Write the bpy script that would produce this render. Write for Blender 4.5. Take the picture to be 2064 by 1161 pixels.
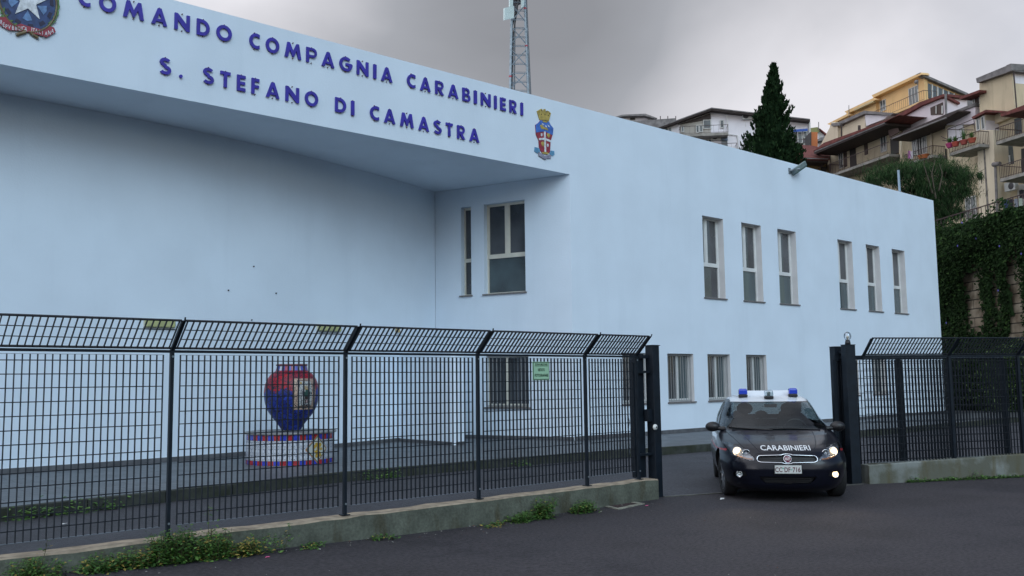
import bpy, bmesh, math, random
from math import sin, cos, pi, radians, atan2, sqrt
from mathutils import Vector, Matrix
import numpy as np
random.seed(7)
for o in list(bpy.data.objects): bpy.data.objects.remove(o)
scn = bpy.context.scene
COL = scn.collection

# ------------------------------------------------------------ camera
CAM = Vector((0, 0, 1.76)); YAW, PIT, ROL, FPX = 0.720116558, 0.0999215288, -0.0122029258, 1850.8
_f = Vector((sin(YAW)*cos(PIT), cos(YAW)*cos(PIT), sin(PIT)))
_r = Vector((cos(YAW), -sin(YAW), 0)); _u = _r.cross(_f)
RR = cos(ROL)*_r + sin(ROL)*_u; UU = -sin(ROL)*_r + cos(ROL)*_u
cam = bpy.data.cameras.new('camera'); camo = bpy.data.objects.new('camera', cam); COL.objects.link(camo)
camo.matrix_world = Matrix(((RR.x, UU.x, -_f.x, CAM.x), (RR.y, UU.y, -_f.y, CAM.y), (RR.z, UU.z, -_f.z, CAM.z), (0, 0, 0, 1)))
cam.sensor_width = 36; cam.lens = FPX/2064*36; cam.clip_start = 0.1; cam.clip_end = 3000
scn.camera = camo

# ------------------------------------------------------------ world
SUN_EL, SUN_AZ = radians(34), radians(200)     # azimuth clockwise from +Y: behind the camera, a little to the left
w = bpy.data.worlds.new('World'); scn.world = w; w.use_nodes = True
nt = w.node_tree; nt.nodes.clear()
def N(t, **k):
    n = nt.nodes.new(t)
    for a, b in k.items(): setattr(n, a, b)
    return n
L = nt.links.new
out = N('ShaderNodeOutputWorld'); bg = N('ShaderNodeBackground'); bg.inputs[1].default_value = 0.1
sky = N('ShaderNodeTexSky', sky_type='NISHITA', sun_disc=False); sky.sun_elevation = SUN_EL; sky.sun_rotation = SUN_AZ
sky.altitude = 50; sky.air_density = 1.2; sky.dust_density = 1.5; sky.ozone_density = 2.5
tc = N('ShaderNodeTexCoord'); sep = N('ShaderNodeSeparateXYZ'); L(tc.outputs['Generated'], sep.inputs[0])
# flatten the direction onto a cloud layer
add = N('ShaderNodeMath', operation='ADD'); L(sep.outputs[2], add.inputs[0]); add.inputs[1].default_value = 0.35
dx = N('ShaderNodeMath', operation='DIVIDE'); dy = N('ShaderNodeMath', operation='DIVIDE')
L(sep.outputs[0], dx.inputs[0]); L(add.outputs[0], dx.inputs[1]); L(sep.outputs[1], dy.inputs[0]); L(add.outputs[0], dy.inputs[1])
cmb = N('ShaderNodeCombineXYZ'); L(dx.outputs[0], cmb.inputs[0]); L(dy.outputs[0], cmb.inputs[1])
n1 = N('ShaderNodeTexNoise'); n1.inputs['Scale'].default_value = 1.15; n1.inputs['Detail'].default_value = 6; n1.inputs['Roughness'].default_value = 0.47
n1.inputs['Distortion'].default_value = 0.35
mpn = N('ShaderNodeMapping'); mpn.inputs['Location'].default_value = (3.3, 0.4, 0); L(cmb.outputs[0], mpn.inputs[0]); L(mpn.outputs[0], n1.inputs['Vector'])
def lobe(d, lo, amt, src):
    q = N('ShaderNodeVectorMath', operation='DOT_PRODUCT'); L(tc.outputs['Generated'], q.inputs[0]); q.inputs[1].default_value = d
    r = N('ShaderNodeMapRange', interpolation_type='SMOOTHSTEP'); L(q.outputs['Value'], r.inputs[0]); r.inputs[1].default_value = lo; r.inputs[2].default_value = 1.0; r.inputs[3].default_value = 0; r.inputs[4].default_value = amt
    a = N('ShaderNodeMath', operation='ADD'); L(src, a.inputs[0]); L(r.outputs[0], a.inputs[1]); return a.outputs[0]
fac = lobe((.22, .87, .45), .935, .19, n1.outputs['Fac'])     # pale break in the cloud, north
fac = lobe((.90, .36, .30), .935, .20, fac)                   # pale break, east
fac = lobe((.66, .66, .36), .985, -.05, fac)
cr = N('ShaderNodeValToRGB'); L(fac, cr.inputs[0])
e = cr.color_ramp.elements; e[0].position = 0.33; e[0].color = (.30, .31, .34, 1); e[1].position = 0.78; e[1].color = (.86, .85, .90, 1)
m_ = cr.color_ramp.elements.new(0.5); m_.color = (.40, .415, .455, 1)
# the cloud brightens towards the west, where the evening light comes from
dw = N('ShaderNodeVectorMath', operation='DOT_PRODUCT'); L(tc.outputs['Generated'], dw.inputs[0]); dw.inputs[1].default_value = (-.97, -.1, .2)
mw = N('ShaderNodeMapRange', interpolation_type='SMOOTHSTEP'); L(dw.outputs['Value'], mw.inputs[0]); mw.inputs[1].default_value = -.5; mw.inputs[2].default_value = .85; mw.inputs[3].default_value = 8.6; mw.inputs[4].default_value = 34
cs = N('ShaderNodeVectorMath', operation='SCALE'); L(cr.outputs[0], cs.inputs[0]); L(mw.outputs[0], cs.inputs['Scale'])
# cloud cover: closed ahead (north), breaking up behind the camera
dot = N('ShaderNodeVectorMath', operation='DOT_PRODUCT'); L(tc.outputs['Generated'], dot.inputs[0]); dot.inputs[1].default_value = (-.35, .94, 0)
mr = N('ShaderNodeMapRange', interpolation_type='SMOOTHSTEP'); L(dot.outputs['Value'], mr.inputs[0])
mr.inputs[1].default_value = -0.55; mr.inputs[2].default_value = 0.15; mr.inputs[3].default_value = 0.06; mr.inputs[4].default_value = 1.0
mix = N('ShaderNodeMix', data_type='RGBA'); L(mr.outputs[0], mix.inputs[0]); L(sky.outputs[0], mix.inputs[6]); L(cs.outputs[0], mix.inputs[7])
L(mix.outputs[2], bg.inputs[0]); L(bg.outputs[0], out.inputs[0])
# ------------------------------------------------------------ sun (broad soft dusk light through the broken cloud)
sl = bpy.data.lights.new('sun', 'SUN'); sl.energy = 1.0; sl.angle = radians(38); sl.color = (0.52, 0.81, 1.0)
so = bpy.data.objects.new('sun', sl); COL.objects.link(so)
sd = Vector((sin(SUN_AZ)*cos(SUN_EL), cos(SUN_AZ)*cos(SUN_EL), sin(SUN_EL)))
so.rotation_euler = (sd).to_track_quat('Z', 'Y').to_euler(); so.location = (0, -5, 30)
scn.view_settings.view_transform = 'Standard'; scn.view_settings.look = 'None'
scn.view_settings.exposure = 0.16; scn.view_settings.gamma = 1
scn.cycles.sample_clamp_indirect = 6; scn.cycles.max_bounces = 8; scn.cycles.transparent_max_bounces = 24
try: scn.cycles.use_denoising = True
except Exception: pass

# ------------------------------------------------------------ unprojection used to measure places from the photograph
def ray(px, py): return (px-1032)/FPX*RR - (py-580.5)/FPX*UU + _f
def on_y(px, py, y): d = ray(px, py); return CAM + d*((y-CAM.y)/d.y)
def on_z(px, py, z): d = ray(px, py); return CAM + d*((z-CAM.z)/d.z)
def at(px, py, depth): return CAM + ray(px, py)*depth
class Plane:
    """vertical plane through (x,y) running along an azimuth (deg clockwise from +Y); n points to the camera side"""
    def __init__(s, o, az):
        s.o = Vector((o[0], o[1], 0)); a = radians(az); s.d = Vector((sin(a), cos(a), 0)); s.n = Vector((s.d.y, -s.d.x, 0))
        if s.n.dot(CAM-s.o) < 0: s.n = -s.n
    def uv(s, px, py, off=0):
        d = ray(px, py); o = s.o+s.n*off; t = s.n.dot(o-CAM)/s.n.dot(d); p = CAM+d*t
        return ((p-s.o).dot(s.d), p.z)
    def w(s, u, z, n=0): return s.o + s.d*u + s.n*n + Vector((0, 0, z))

# ------------------------------------------------------------ mesh builder
class MB:
    def __init__(s): s.v = []; s.f = []; s.m = []; s.sm = []
    def add(s, vs, fs, mi=0, smooth=False):
        b = len(s.v); s.v += [tuple(p) for p in vs]
        for f in fs: s.f.append(tuple(b+i for i in f)); s.m.append(mi); s.sm.append(smooth)
        return s
    def frame(s, O, ax, ay, az, mi=0):      # box from corner O with three edge vectors
        O, ax, ay, az = map(Vector, (O, ax, ay, az))
        vs = [O, O+ax, O+ax+ay, O+ay, O+az, O+ax+az, O+ax+ay+az, O+ay+az]
        fs = [(0, 3, 2, 1), (4, 5, 6, 7), (0, 1, 5, 4), (1, 2, 6, 5), (2, 3, 7, 6), (3, 0, 4, 7)]
        if ax.cross(ay).dot(az) < 0: fs = [f[::-1] for f in fs]
        return s.add(vs, fs, mi)
    def box(s, x0, x1, y0, y1, z0, z1, mi=0):
        return s.frame((x0, y0, z0), (x1-x0, 0, 0), (0, y1-y0, 0), (0, 0, z1-z0), mi)
    def pbox(s, P, u0, u1, z0, z1, n0, n1, mi=0):   # box in a Plane's frame
        return s.frame(P.w(u0, z0, n0), P.d*(u1-u0), P.n*(n1-n0), (0, 0, z1-z0), mi)
    def pprism(s, P, pts, n0, n1, mi=0):            # outline (u,z) in a Plane, between offsets n0..n1
        a = [P.w(u, z, n0) for u, z in pts]; b = [P.w(u, z, n1) for u, z in pts]; k = len(pts)
        return s.add(a+b, [tuple(range(k)), tuple(range(2*k-1, k-1, -1))]+[(i, i+k, (i+1) % k+k, (i+1) % k) for i in range(k)], mi)
    def prism(s, pts, vec, mi=0):
        vec = Vector(vec); a = [Vector(p) for p in pts]; b = [p+vec for p in a]; k = len(pts)
        return s.add(a+b, [tuple(range(k-1, -1, -1)), tuple(range(k, 2*k))]+[(i, (i+1) % k, (i+1) % k+k, i+k) for i in range(k)], mi)
    def tube(s, pts, r, seg=8, mi=0, caps=True, smooth=True):
        pts = [Vector(p) for p in pts]; k = len(pts); rs = r if isinstance(r, (list, tuple)) else [r]*k
        t0 = (pts[1]-pts[0]).normalized(); up = Vector((0, 0, 1)) if abs(t0.z) < .9 else Vector((1, 0, 0))
        a = t0.cross(up).normalized(); vs = []; fs = []
        for i in range(k):
            t = (pts[min(i+1, k-1)]-pts[max(i-1, 0)]).normalized()
            a = (a - t*a.dot(t)).normalized(); b = t.cross(a)
            for j in range(seg):
                q = 2*pi*j/seg; vs.append(pts[i]+(a*cos(q)+b*sin(q))*rs[i])
        for i in range(k-1):
            for j in range(seg): fs.append((i*seg+j, i*seg+(j+1) % seg, (i+1)*seg+(j+1) % seg, (i+1)*seg+j))
        s.add(vs, fs, mi, smooth)
        if caps: s.add(vs[:seg], [tuple(range(seg-1, -1, -1))], mi); s.add(vs[-seg:], [tuple(range(seg))], mi)
        return s
    def lathe(s, prof, c, axis=(0, 0, 1), seg=32, mi=0, smooth=True, ex=1.0):
        ax = Vector(axis).normalized(); up = Vector((0, 0, 1)) if abs(ax.z) < .9 else Vector((1, 0, 0))
        a = ax.cross(up).normalized(); b = ax.cross(a); c = Vector(c); vs = []
        for r, h in prof:
            for j in range(seg): q = 2*pi*j/seg; vs.append(c+ax*h+(a*cos(q)*ex+b*sin(q))*r)
        fs = [(i*seg+j, i*seg+(j+1) % seg, (i+1)*seg+(j+1) % seg, (i+1)*seg+j) for i in range(len(prof)-1) for j in range(seg)]
        return s.add(vs, fs, mi, smooth)
    def sphere(s, c, r, seg=16, mi=0):
        rx, ry, rz = r if isinstance(r, tuple) else (r, r, r); c = Vector(c); vs = []; fs = []; h = seg//2
        for i in range(h+1):
            for j in range(seg): vs.append(c+Vector((rx*sin(pi*i/h)*cos(2*pi*j/seg), ry*sin(pi*i/h)*sin(2*pi*j/seg), rz*cos(pi*i/h))))
        for i in range(h):
            for j in range(seg): fs.append((i*seg+j, (i+1)*seg+j, (i+1)*seg+(j+1) % seg, i*seg+(j+1) % seg))
        return s.add(vs, fs, mi, True)
    def build(s, name, mats, parent=None, bevel=0, local=False, smooth=None):
        me = bpy.data.meshes.new(name)
        off = Vector((0, 0, 0))
        if parent is not None and not local:
            q = parent
            while q is not None: off += q.location; q = q.parent
        me.from_pydata([(v[0]-off.x, v[1]-off.y, v[2]-off.z) for v in s.v], [], s.f)
        if not isinstance(mats, (list, tuple)): mats = [mats]
        for m in mats: me.materials.append(m)
        me.polygons.foreach_set('material_index', s.m)
        me.polygons.foreach_set('use_smooth', s.sm if smooth is None else [smooth]*len(s.f))
        me.update(); o = bpy.data.objects.new(name, me); COL.objects.link(o)
        if parent is not None: o.parent = parent
        if bevel:
            b = o.modifiers.new('bevel', 'BEVEL'); b.width = bevel; b.segments = 2; b.limit_method = 'ANGLE'; b.angle_limit = radians(40)
        return o
def thing(name, label, cat, loc=(0, 0, 0), rz=0, group=None):
    o = bpy.data.objects.new(name, None); o.location = loc; o.rotation_euler = (0, 0, rz); COL.objects.link(o)
    o.empty_display_size = .2; return tag(o, label, cat, group)
def tag(o, label=None, cat=None, group=None):
    if label: o['label'] = label
    if cat: o['category'] = cat
    if group: o['group'] = group
    return o
def struct(o): o['kind'] = 'structure'; return o
def copy_tree(o, parent=None):
    c = o.copy(); COL.objects.link(c)
    if parent is not None: c.parent = parent
    for ch in [q for q in bpy.data.objects if q.parent == o]: copy_tree(ch, c)
    return c

# ------------------------------------------------------------ materials
def mat(name, col, rough=.6, metal=0., var=0., scale=6., bump=0., bscale=None, col2=None, emit=None, spec=.5, coat=0., detail=6, stain=None, lohi=(.35, .65), stretch=None, speck=None):
    m = bpy.data.materials.new(name); m.use_nodes = True; t = m.node_tree; b = t.nodes['Principled BSDF']; k = t.links.new
    c4 = (*col, 1); b.inputs['Base Color'].default_value = c4; b.inputs['Roughness'].default_value = rough
    b.inputs['Metallic'].default_value = metal; b.inputs['Specular IOR Level'].default_value = spec; b.inputs['Coat Weight'].default_value = coat
    b.inputs['Coat Roughness'].default_value = .05
    tcn = t.nodes.new('ShaderNodeTexCoord'); vec = tcn.outputs['Object']
    if stretch:
        mp = t.nodes.new('ShaderNodeMapping'); mp.inputs['Scale'].default_value = stretch; k(vec, mp.inputs[0]); svec = mp.outputs[0]
    else: svec = vec
    colout = None
    if var or col2:
        n = t.nodes.new('ShaderNodeTexNoise'); n.inputs['Scale'].default_value = scale; n.inputs['Detail'].default_value = detail; k(svec, n.inputs['Vector'])
        r = t.nodes.new('ShaderNodeValToRGB'); k(n.outputs['Fac'], r.inputs[0]); r.color_ramp.elements[0].position = lohi[0]; r.color_ramp.elements[1].position = lohi[1]
        c2 = col2 if col2 else tuple(x*(1-var) for x in col)
        r.color_ramp.elements[0].color = (*c2, 1); r.color_ramp.elements[1].color = c4 if col2 else (*[min(1, x*(1+var*.5)) for x in col], 1)
        colout = r.outputs[0]
    if stain:   # (colour, scale, low, high, amount, stretch)
        sc, ss, lo, hi, am, st = stain
        mp = t.nodes.new('ShaderNodeMapping'); mp.inputs['Scale'].default_value = st; k(vec, mp.inputs[0])
        n2 = t.nodes.new('ShaderNodeTexNoise'); n2.inputs['Scale'].default_value = ss; n2.inputs['Detail'].default_value = 8; n2.inputs['Roughness'].default_value = .6; k(mp.outputs[0], n2.inputs['Vector'])
        r2 = t.nodes.new('ShaderNodeMapRange'); k(n2.outputs['Fac'], r2.inputs[0]); r2.inputs[1].default_value = lo; r2.inputs[2].default_value = hi; r2.inputs[4].default_value = am
        mx = t.nodes.new('ShaderNodeMix'); mx.data_type = 'RGBA'; k(r2.outputs[0], mx.inputs[0])
        if colout: k(colout, mx.inputs[6])
        else: mx.inputs[6].default_value = c4
        mx.inputs[7].default_value = (*sc, 1); colout = mx.outputs[2]
    if speck:   # (scale, strength): light and dark aggregate
        n3 = t.nodes.new('ShaderNodeTexNoise'); n3.inputs['Scale'].default_value = speck[0]; n3.inputs['Detail'].default_value = 3; k(vec, n3.inputs['Vector'])
        r4 = t.nodes.new('ShaderNodeMapRange'); k(n3.outputs['Fac'], r4.inputs[0]); r4.inputs[1].default_value = .3; r4.inputs[2].default_value = .7; r4.inputs[3].default_value = 1-speck[1]; r4.inputs[4].default_value = 1+speck[1]
        vm = t.nodes.new('ShaderNodeVectorMath'); vm.operation = 'SCALE'; k(colout, vm.inputs[0]); k(r4.outputs[0], vm.inputs['Scale']); colout = vm.outputs[0]
    if colout: k(colout, b.inputs['Base Color'])
    if bump:
        nb = t.nodes.new('ShaderNodeTexNoise'); nb.inputs['Scale'].default_value = bscale or scale*6; nb.inputs['Detail'].default_value = 4; k(vec, nb.inputs['Vector'])
        bp = t.nodes.new('ShaderNodeBump'); bp.inputs['Strength'].default_value = bump; bp.inputs['Distance'].default_value = .01; k(nb.outputs['Fac'], bp.inputs['Height']); k(bp.outputs[0], b.inputs['Normal'])
    if emit: b.inputs['Emission Color'].default_value = (*emit[0], 1); b.inputs['Emission Strength'].default_value = emit[1]
    return m
def glassmat(name, tint, alpha, rough=.03, spec=.5):
    """thin pane: mirror reflection by angle over a tinted see-through"""
    m = bpy.data.materials.new(name); m.use_nodes = True; t = m.node_tree; t.nodes.clear(); k = t.links.new
    o = t.nodes.new('ShaderNodeOutputMaterial'); g = t.nodes.new('ShaderNodeBsdfGlossy'); tr = t.nodes.new('ShaderNodeBsdfTransparent')
    g.inputs['Roughness'].default_value = rough; g.inputs['Color'].default_value = (.9, .95, 1, 1); tr.inputs['Color'].default_value = (*tint, 1)
    f = t.nodes.new('ShaderNodeFresnel'); f.inputs['IOR'].default_value = 1.55
    ma = t.nodes.new('ShaderNodeMath'); ma.operation = 'MULTIPLY_ADD'; k(f.outputs[0], ma.inputs[0]); ma.inputs[1].default_value = .75; ma.inputs[2].default_value = alpha; ma.use_clamp = True
    mx = t.nodes.new('ShaderNodeMixShader'); k(ma.outputs[0], mx.inputs[0]); k(tr.outputs[0], mx.inputs[1]); k(g.outputs[0], mx.inputs[2]); k(mx.outputs[0], o.inputs[0])
    return m
M = {}
M['stucco'] = mat('white_stucco', (.66, .755, .85), .9, var=.04, scale=.7, bump=.35, bscale=26, spec=.2, stain=((.45, .54, .63), 1.2, .54, .90, .26, (1.4, 1.4, .14)))
M['reveal'] = mat('window_reveal_plaster', (.70, .70, .70), .9, var=.05, scale=3, spec=.2)
M['asphalt'] = mat('asphalt', (.052, .047, .053), .82, var=.32, scale=.55, bump=.9, bscale=150, spec=.35, stain=((.028, .026, .031), .55, .46, .66, .9, (1, 1, 1)), speck=(26, .42))
M['asphalt_in'] = mat('asphalt_yard', (.044, .045, .054), .72, var=.25, scale=.8, bump=.8, bscale=150, spec=.4, stain=((.035, .035, .042), 1.1, .5, .75, .7, (1, 1, 1)), speck=(15, .35))
M['concrete'] = mat('mossy_concrete', (.105, .115, .092), .9, var=.3, scale=3.5, bump=.6, bscale=40, spec=.25, stain=((.050, .038, .016), 2.1, .52, .68, .85, (1.6, 1.6, .5)), speck=(30, .2))
M['concrete2'] = mat('patched_concrete', (.20, .22, .21), .9, scale=1.6, col2=(.105, .11, .088), lohi=(.48, .60), bump=.5, bscale=40, spec=.25, stain=((.09, .08, .04), 2.5, .5, .68, .7, (2, 2, .4)))
M['ctop'] = mat('concrete_top', (.33, .27, .20), .9, var=.35, scale=7, bump=.5, bscale=60, spec=.2)
M['kerb'] = mat('kerb_stone', (.05, .055, .048), .9, var=.35, scale=5, bump=.5, spec=.2, stain=((.03, .035, .022), 3, .45, .65, .8, (1, 1, 1)))
M['fence'] = mat('fence_paint', (.006, .011, .018), .5, var=.3, scale=9, spec=.3)
M['fence_g'] = mat('fence_bar', (.004, .007, .012), .55, spec=.4)
M['galv'] = mat('galvanised_steel', (.25, .29, .32), .5, metal=.6, var=.25, scale=8)
M['frame'] = mat('window_frame_cream', (.62, .60, .52), .5, var=.05)
M['wframe'] = mat('window_frame_white', (.66, .67, .66), .45, var=.05)
M['pane'] = mat('window_glass', (.055, .060, .068), .06, spec=.9, coat=.5, var=.6, scale=.9)  # uneven grey base colour stands in for reflections in the glass
M['pane2'] = mat('window_glass_curtain', (.055, .085, .095), .12, spec=.9, coat=.5, var=.25, scale=1.5, stretch=(3, 3, .2))
M['pane3'] = mat('window_glass_office', (.040, .062, .070), .08, spec=.9, coat=.5, var=.5, scale=1.2)
M['sill'] = mat('sill_stone', (.17, .16, .16), .7, var=.3, scale=20)
M['bar'] = mat('window_bar', (.30, .31, .32), .5, metal=.2)
M['blue'] = mat('letter_blue', (.035, .024, .33), .45, var=.2, scale=7)
M['rust'] = mat('bolt_rust', (.09, .03, .03), .8)
M['black'] = mat('black_plastic', (.008, .008, .010), .45)
M['rubber'] = mat('tyre_rubber', (.012, .012, .013), .8)
M['dark'] = mat('dark_void', (.004, .004, .006), .9)
# ============================================================ GROUND
def ymax(x):
    if x <= 10.88: return 9.06
    if x <= 14.39: return 9.06-(x-10.88)*.379
    return 7.73-(x-14.39)*.498
def zroad(x, y): return .14*min(1, max(0, (6.6-x)/5.0))*min(1, max(0, (y-2)/5))
def sheet(name, x0, x1, nx, ya, yb, ny, zf, m):
    b = MB(); xs = [x0+(x1-x0)*i/nx for i in range(nx+1)]; xs = sorted(set(xs+[10.88, 14.39])); k = len(xs)
    vs = []
    for x in xs:
        a, c = ya(x), yb(x)
        for j in range(ny+1): y = a+(c-a)*j/ny; vs.append((x, y, zf(x, y)))
    fs = [(i*(ny+1)+j, (i+1)*(ny+1)+j, (i+1)*(ny+1)+j+1, i*(ny+1)+j+1) for i in range(k-1) for j in range(ny)]
    b.add(vs, fs, 0, True); return struct(b.build(name, m))
sheet('road', -40, 60, 100, lambda x: -30, ymax, 40, zroad, M['asphalt'])
sheet('yard_asphalt', -40, 90, 40, lambda x: ymax(x)+.004, lambda x: 70, 4, lambda x, y: 0, M['asphalt_in'])
gm = mat('earth', (.06, .055, .04), .95, var=.4, scale=.3)
b = MB(); b.add([(-900, -900, -.25), (900, -900, -.25), (900, 900, -.25), (-900, 900, -.25)], [(0, 1, 2, 3)]); struct(b.build('ground', gm))
b = MB(); R_ = random.Random(2); G_ = []  # unseen dark hill added behind the camera to darken reflections in the car
for i in range(49):
    a = radians(150+YAW*180/pi*0-30+i*5); 
    for j in range(6): d = 42+j*16; G_.append((d*sin(a), d*cos(a), (-.2, 5.0, 8.5, 12, 16, 19)[j]*(1+.16*sin(i*1.7)+.12*sin(i*.61))))
b.add(G_, [(i*6+j, i*6+j+1, (i+1)*6+j+1, (i+1)*6+j) for i in range(26) for j in range(5)], 0, True); struct(b.build('unseen_hill', mat('unseen_hill_dark', (.035, .05, .025), .95, var=.5, scale=.3)))
# joint strip at the gate line
b = MB(); b.frame((10.86, 9.03, .0), (3.45, -1.31, 0), (-.02, -.055, 0), (0, 0, .012)); struct(b.build('gate_threshold', mat('threshold_steel', (.12, .12, .11), .6, metal=.4, var=.3)))

# pavement and kerb
KL = [(-30, 13.2), (0, 13.4), (2.98, 13.6), (5.3, 13.95), (8.66, 14.4), (11.57, 14.38), (14.54, 14.2), (16.56, 13.85), (18.16, 13.68), (25, 13.55), (42, 13.3)]
pm = bpy.data.materials.new('paving'); pm.use_nodes = True; t = pm.node_tree; k = t.links.new; bs = t.nodes['Principled BSDF']
tcn = t.nodes.new('ShaderNodeTexCoord'); br = t.nodes.new('ShaderNodeTexBrick'); k(tcn.outputs['Object'], br.inputs['Vector'])
br.inputs['Scale'].default_value = 1.0; br.inputs['Brick Width'].default_value = .5; br.inputs['Row Height'].default_value = .25; br.inputs['Mortar Size'].default_value = .012
br.inputs['Color1'].default_value = (.115, .125, .135, 1); br.inputs['Color2'].default_value = (.080, .087, .097, 1); br.inputs['Mortar'].default_value = (.03, .03, .033, 1)
nn = t.nodes.new('ShaderNodeTexNoise'); nn.inputs['Scale'].default_value = .9; nn.inputs['Detail'].default_value = 7; k(tcn.outputs['Object'], nn.inputs['Vector'])
rr = t.nodes.new('ShaderNodeMapRange'); k(nn.outputs['Fac'], rr.inputs[0]); rr.inputs[1].default_value = .45; rr.inputs[2].default_value = .65
mx = t.nodes.new('ShaderNodeMix'); mx.data_type = 'RGBA'; k(rr.outputs[0], mx.inputs[0]); k(br.outputs[0], mx.inputs[6]); mx.inputs[7].default_value = (.035, .038, .044, 1); k(mx.outputs[2], bs.inputs['Base Color'])
r3 = t.nodes.new('ShaderNodeMapRange'); k(nn.outputs['Fac'], r3.inputs[0]); r3.inputs[1].default_value = .45; r3.inputs[2].default_value = .7; r3.inputs[3].default_value = .5; r3.inputs[4].default_value = .32; k(r3.outputs[0], bs.inputs['Roughness'])
bp = t.nodes.new('ShaderNodeBump'); bp.inputs['Strength'].default_value = .5; bp.inputs['Distance'].default_value = .01; k(br.outputs['Fac'], bp.inputs['Height']); bp.invert = True; k(bp.outputs[0], bs.inputs['Normal'])
b = MB(); n_ = len(KL); vs = [(x, y+.13, .17) for x, y in KL]+[(x, 23.0, .17) for x, y in KL]
b.add(vs, [(i, i+1, n_+i+1, n_+i) for i in range(n_-1)]); struct(b.build('pavement', pm))
b = MB()
for i in range(n_-1):
    (x0, y0), (x1, y1) = KL[i], KL[i+1]; ln = math.hypot(x1-x0, y1-y0); q = max(1, int(ln/1.0))
    for j in range(q):
        a0 = (j+.004)/q; a1 = (j+.992)/q
        xa, ya_, xb, yb_ = x0+(x1-x0)*a0, y0+(y1-y0)*a0, x0+(x1-x0)*a1, y0+(y1-y0)*a1
        b.frame((xa, ya_, -.05), (xb-xa, yb_-ya_, 0), (0, .128, 0), (0, 0, .224+random.uniform(-.004, .003)))
struct(b.build('kerb', M['kerb'], bevel=.01))

# ============================================================ STATION BUILDING
FP = Plane((0, 17.16), 90)         # facade plane, u = world x
ZL, ZP, ZB = 7.235, 9.165, .17
bld = thing('police_station', 'pale blue-white rendered two-storey police station with deep overhang and recessed curved wall', 'building', (17.16, 17.16, 0))
def wallgrid(b, P, u0, u1, z0, z1, holes, depth=.29, mi=0, rmi=1):
    us = sorted(set([u0, u1]+[h[0] for h in holes]+[h[1] for h in holes])); zs = sorted(set([z0, z1]+[h[2] for h in holes]+[h[3] for h in holes]))
    for i in range(len(us)-1):
        for j in range(len(zs)-1):
            um, zm = (us[i]+us[i+1])/2, (zs[j]+zs[j+1])/2
            if any(h[0] < um < h[1] and h[2] < zm < h[3] for h in holes): continue
            b.add([P.w(us[i], zs[j]), P.w(us[i+1], zs[j]), P.w(us[i+1], zs[j+1]), P.w(us[i], zs[j+1])], [(0, 1, 2, 3)], mi)
    for a, c, d, e in holes:
        A = [P.w(a, d), P.w(c, d), P.w(c, e), P.w(a, e)]; B = [P.w(a, d, -depth), P.w(c, d, -depth), P.w(c, e, -depth), P.w(a, e, -depth)]
        b.add(A+B, [(0, 4, 5, 1), (1, 5, 6, 2), (2, 6, 7, 3), (3, 7, 4, 0)], rmi)
UP = [(22.90, 23.97), (24.95, 26.05), (27.02, 28.15), (30.93, 31.98), (33.01, 34.06), (35.06, 36.13)]
LO = [(19.08, 20.26), (21.03, 22.24), (22.93, 24.08), (24.94, 26.07), (30.93, 32.0), (33.0, 34.1)]
ZU = (4.21, 6.75); ZW = (1.06, 2.475)
holesF = [(a, c, *ZU) for a, c in UP]+[(a, c, *ZW) for a, c in LO]
b = MB(); wallgrid(b, FP, 17.16, 39.03, .1, ZP, holesF)
wallgrid(b, FP, -8, 17.16, ZL, ZP, [])
# parapet coping, roof, end wall
b.box(-8, 39.03, 17.161, 17.42, ZP-.001, ZP+.0, 0)
b.add([(39.03, 17.16, .1), (39.03, 33, .1), (39.03, 33, ZP), (39.03, 17.16, ZP)], [(0, 1, 2, 3)])
b.add([(-8, 17.42, ZP-.3), (39.02, 17.42, ZP-.3), (39.02, 33, ZP-.3), (-8, 33, ZP-.3)], [(0, 1, 2, 3)])
b.add([(-8, 17.42, ZP-.3), (39.02, 17.42, ZP-.3), (39.02, 17.42, ZP), (-8, 17.42, ZP)], [(0, 1, 2, 3)])
b.add([(-8, 33, .1), (39.03, 33, .1), (39.03, 33, ZP), (-8, 33, ZP)], [(0, 1, 2, 3)])
b.add([(-8, 17.16, ZL), (-8, 33, ZL), (-8, 33, ZP), (-8, 17.16, ZP)], [(0, 1, 2, 3)])
b.build('facade_wall', [M['stucco'], M['reveal']], bld)
# curved back wall of the recess
ctl = [(-8, 18.85), (-3, 18.86), (1, 18.88), (3.88, 18.92), (6.71, 19.08), (8.9, 19.36), (10.7, 19.72), (12.9, 20.30), (14.4, 20.78), (15.71, 21.27)]
def catmull(p, n=8):
    o = []
    for i in range(len(p)-1):
        p0, p1, p2, p3 = [Vector(p[max(0, min(len(p)-1, i+d))]) for d in (-1, 0, 1, 2)]
        for j in range(n):
            q = j/n; o.append(.5*((2*p1)+(-p0+p2)*q+(2*p0-5*p1+4*p2-p3)*q*q+(-p0+3*p1-3*p2+p3)*q**3))
    return o+[Vector(p[-1])]
CW = [(v.x, v.y) for v in catmull([(x, y, 0) for x, y in ctl], 10)]
def cw_y(x):
    for i in range(len(CW)-1):
        if CW[i][0] <= x <= CW[i+1][0]: q = (x-CW[i][0])/(CW[i+1][0]-CW[i][0]); return CW[i][1]+q*(CW[i+1][1]-CW[i][1])
    return CW[-1][1]
b = MB(); k_ = len(CW); b.add([(x, y, .1) for x, y in CW]+[(x, y, ZL) for x, y in CW], [(i, i+1, k_+i+1, k_+i) for i in range(k_-1)], 0, True)
b.build('curved_wall', M['stucco'], bld)
b = MB(); b.add([(x, y, ZL+.002) for x, y in CW]+[(17.16, 17.162, ZL+.002), (-8, 17.162, ZL+.002)], [tuple(range(k_+2))]); b.build('soffit', M['stucco'], bld)
RP = Plane((17.16, 17.16), -19.3)
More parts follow.
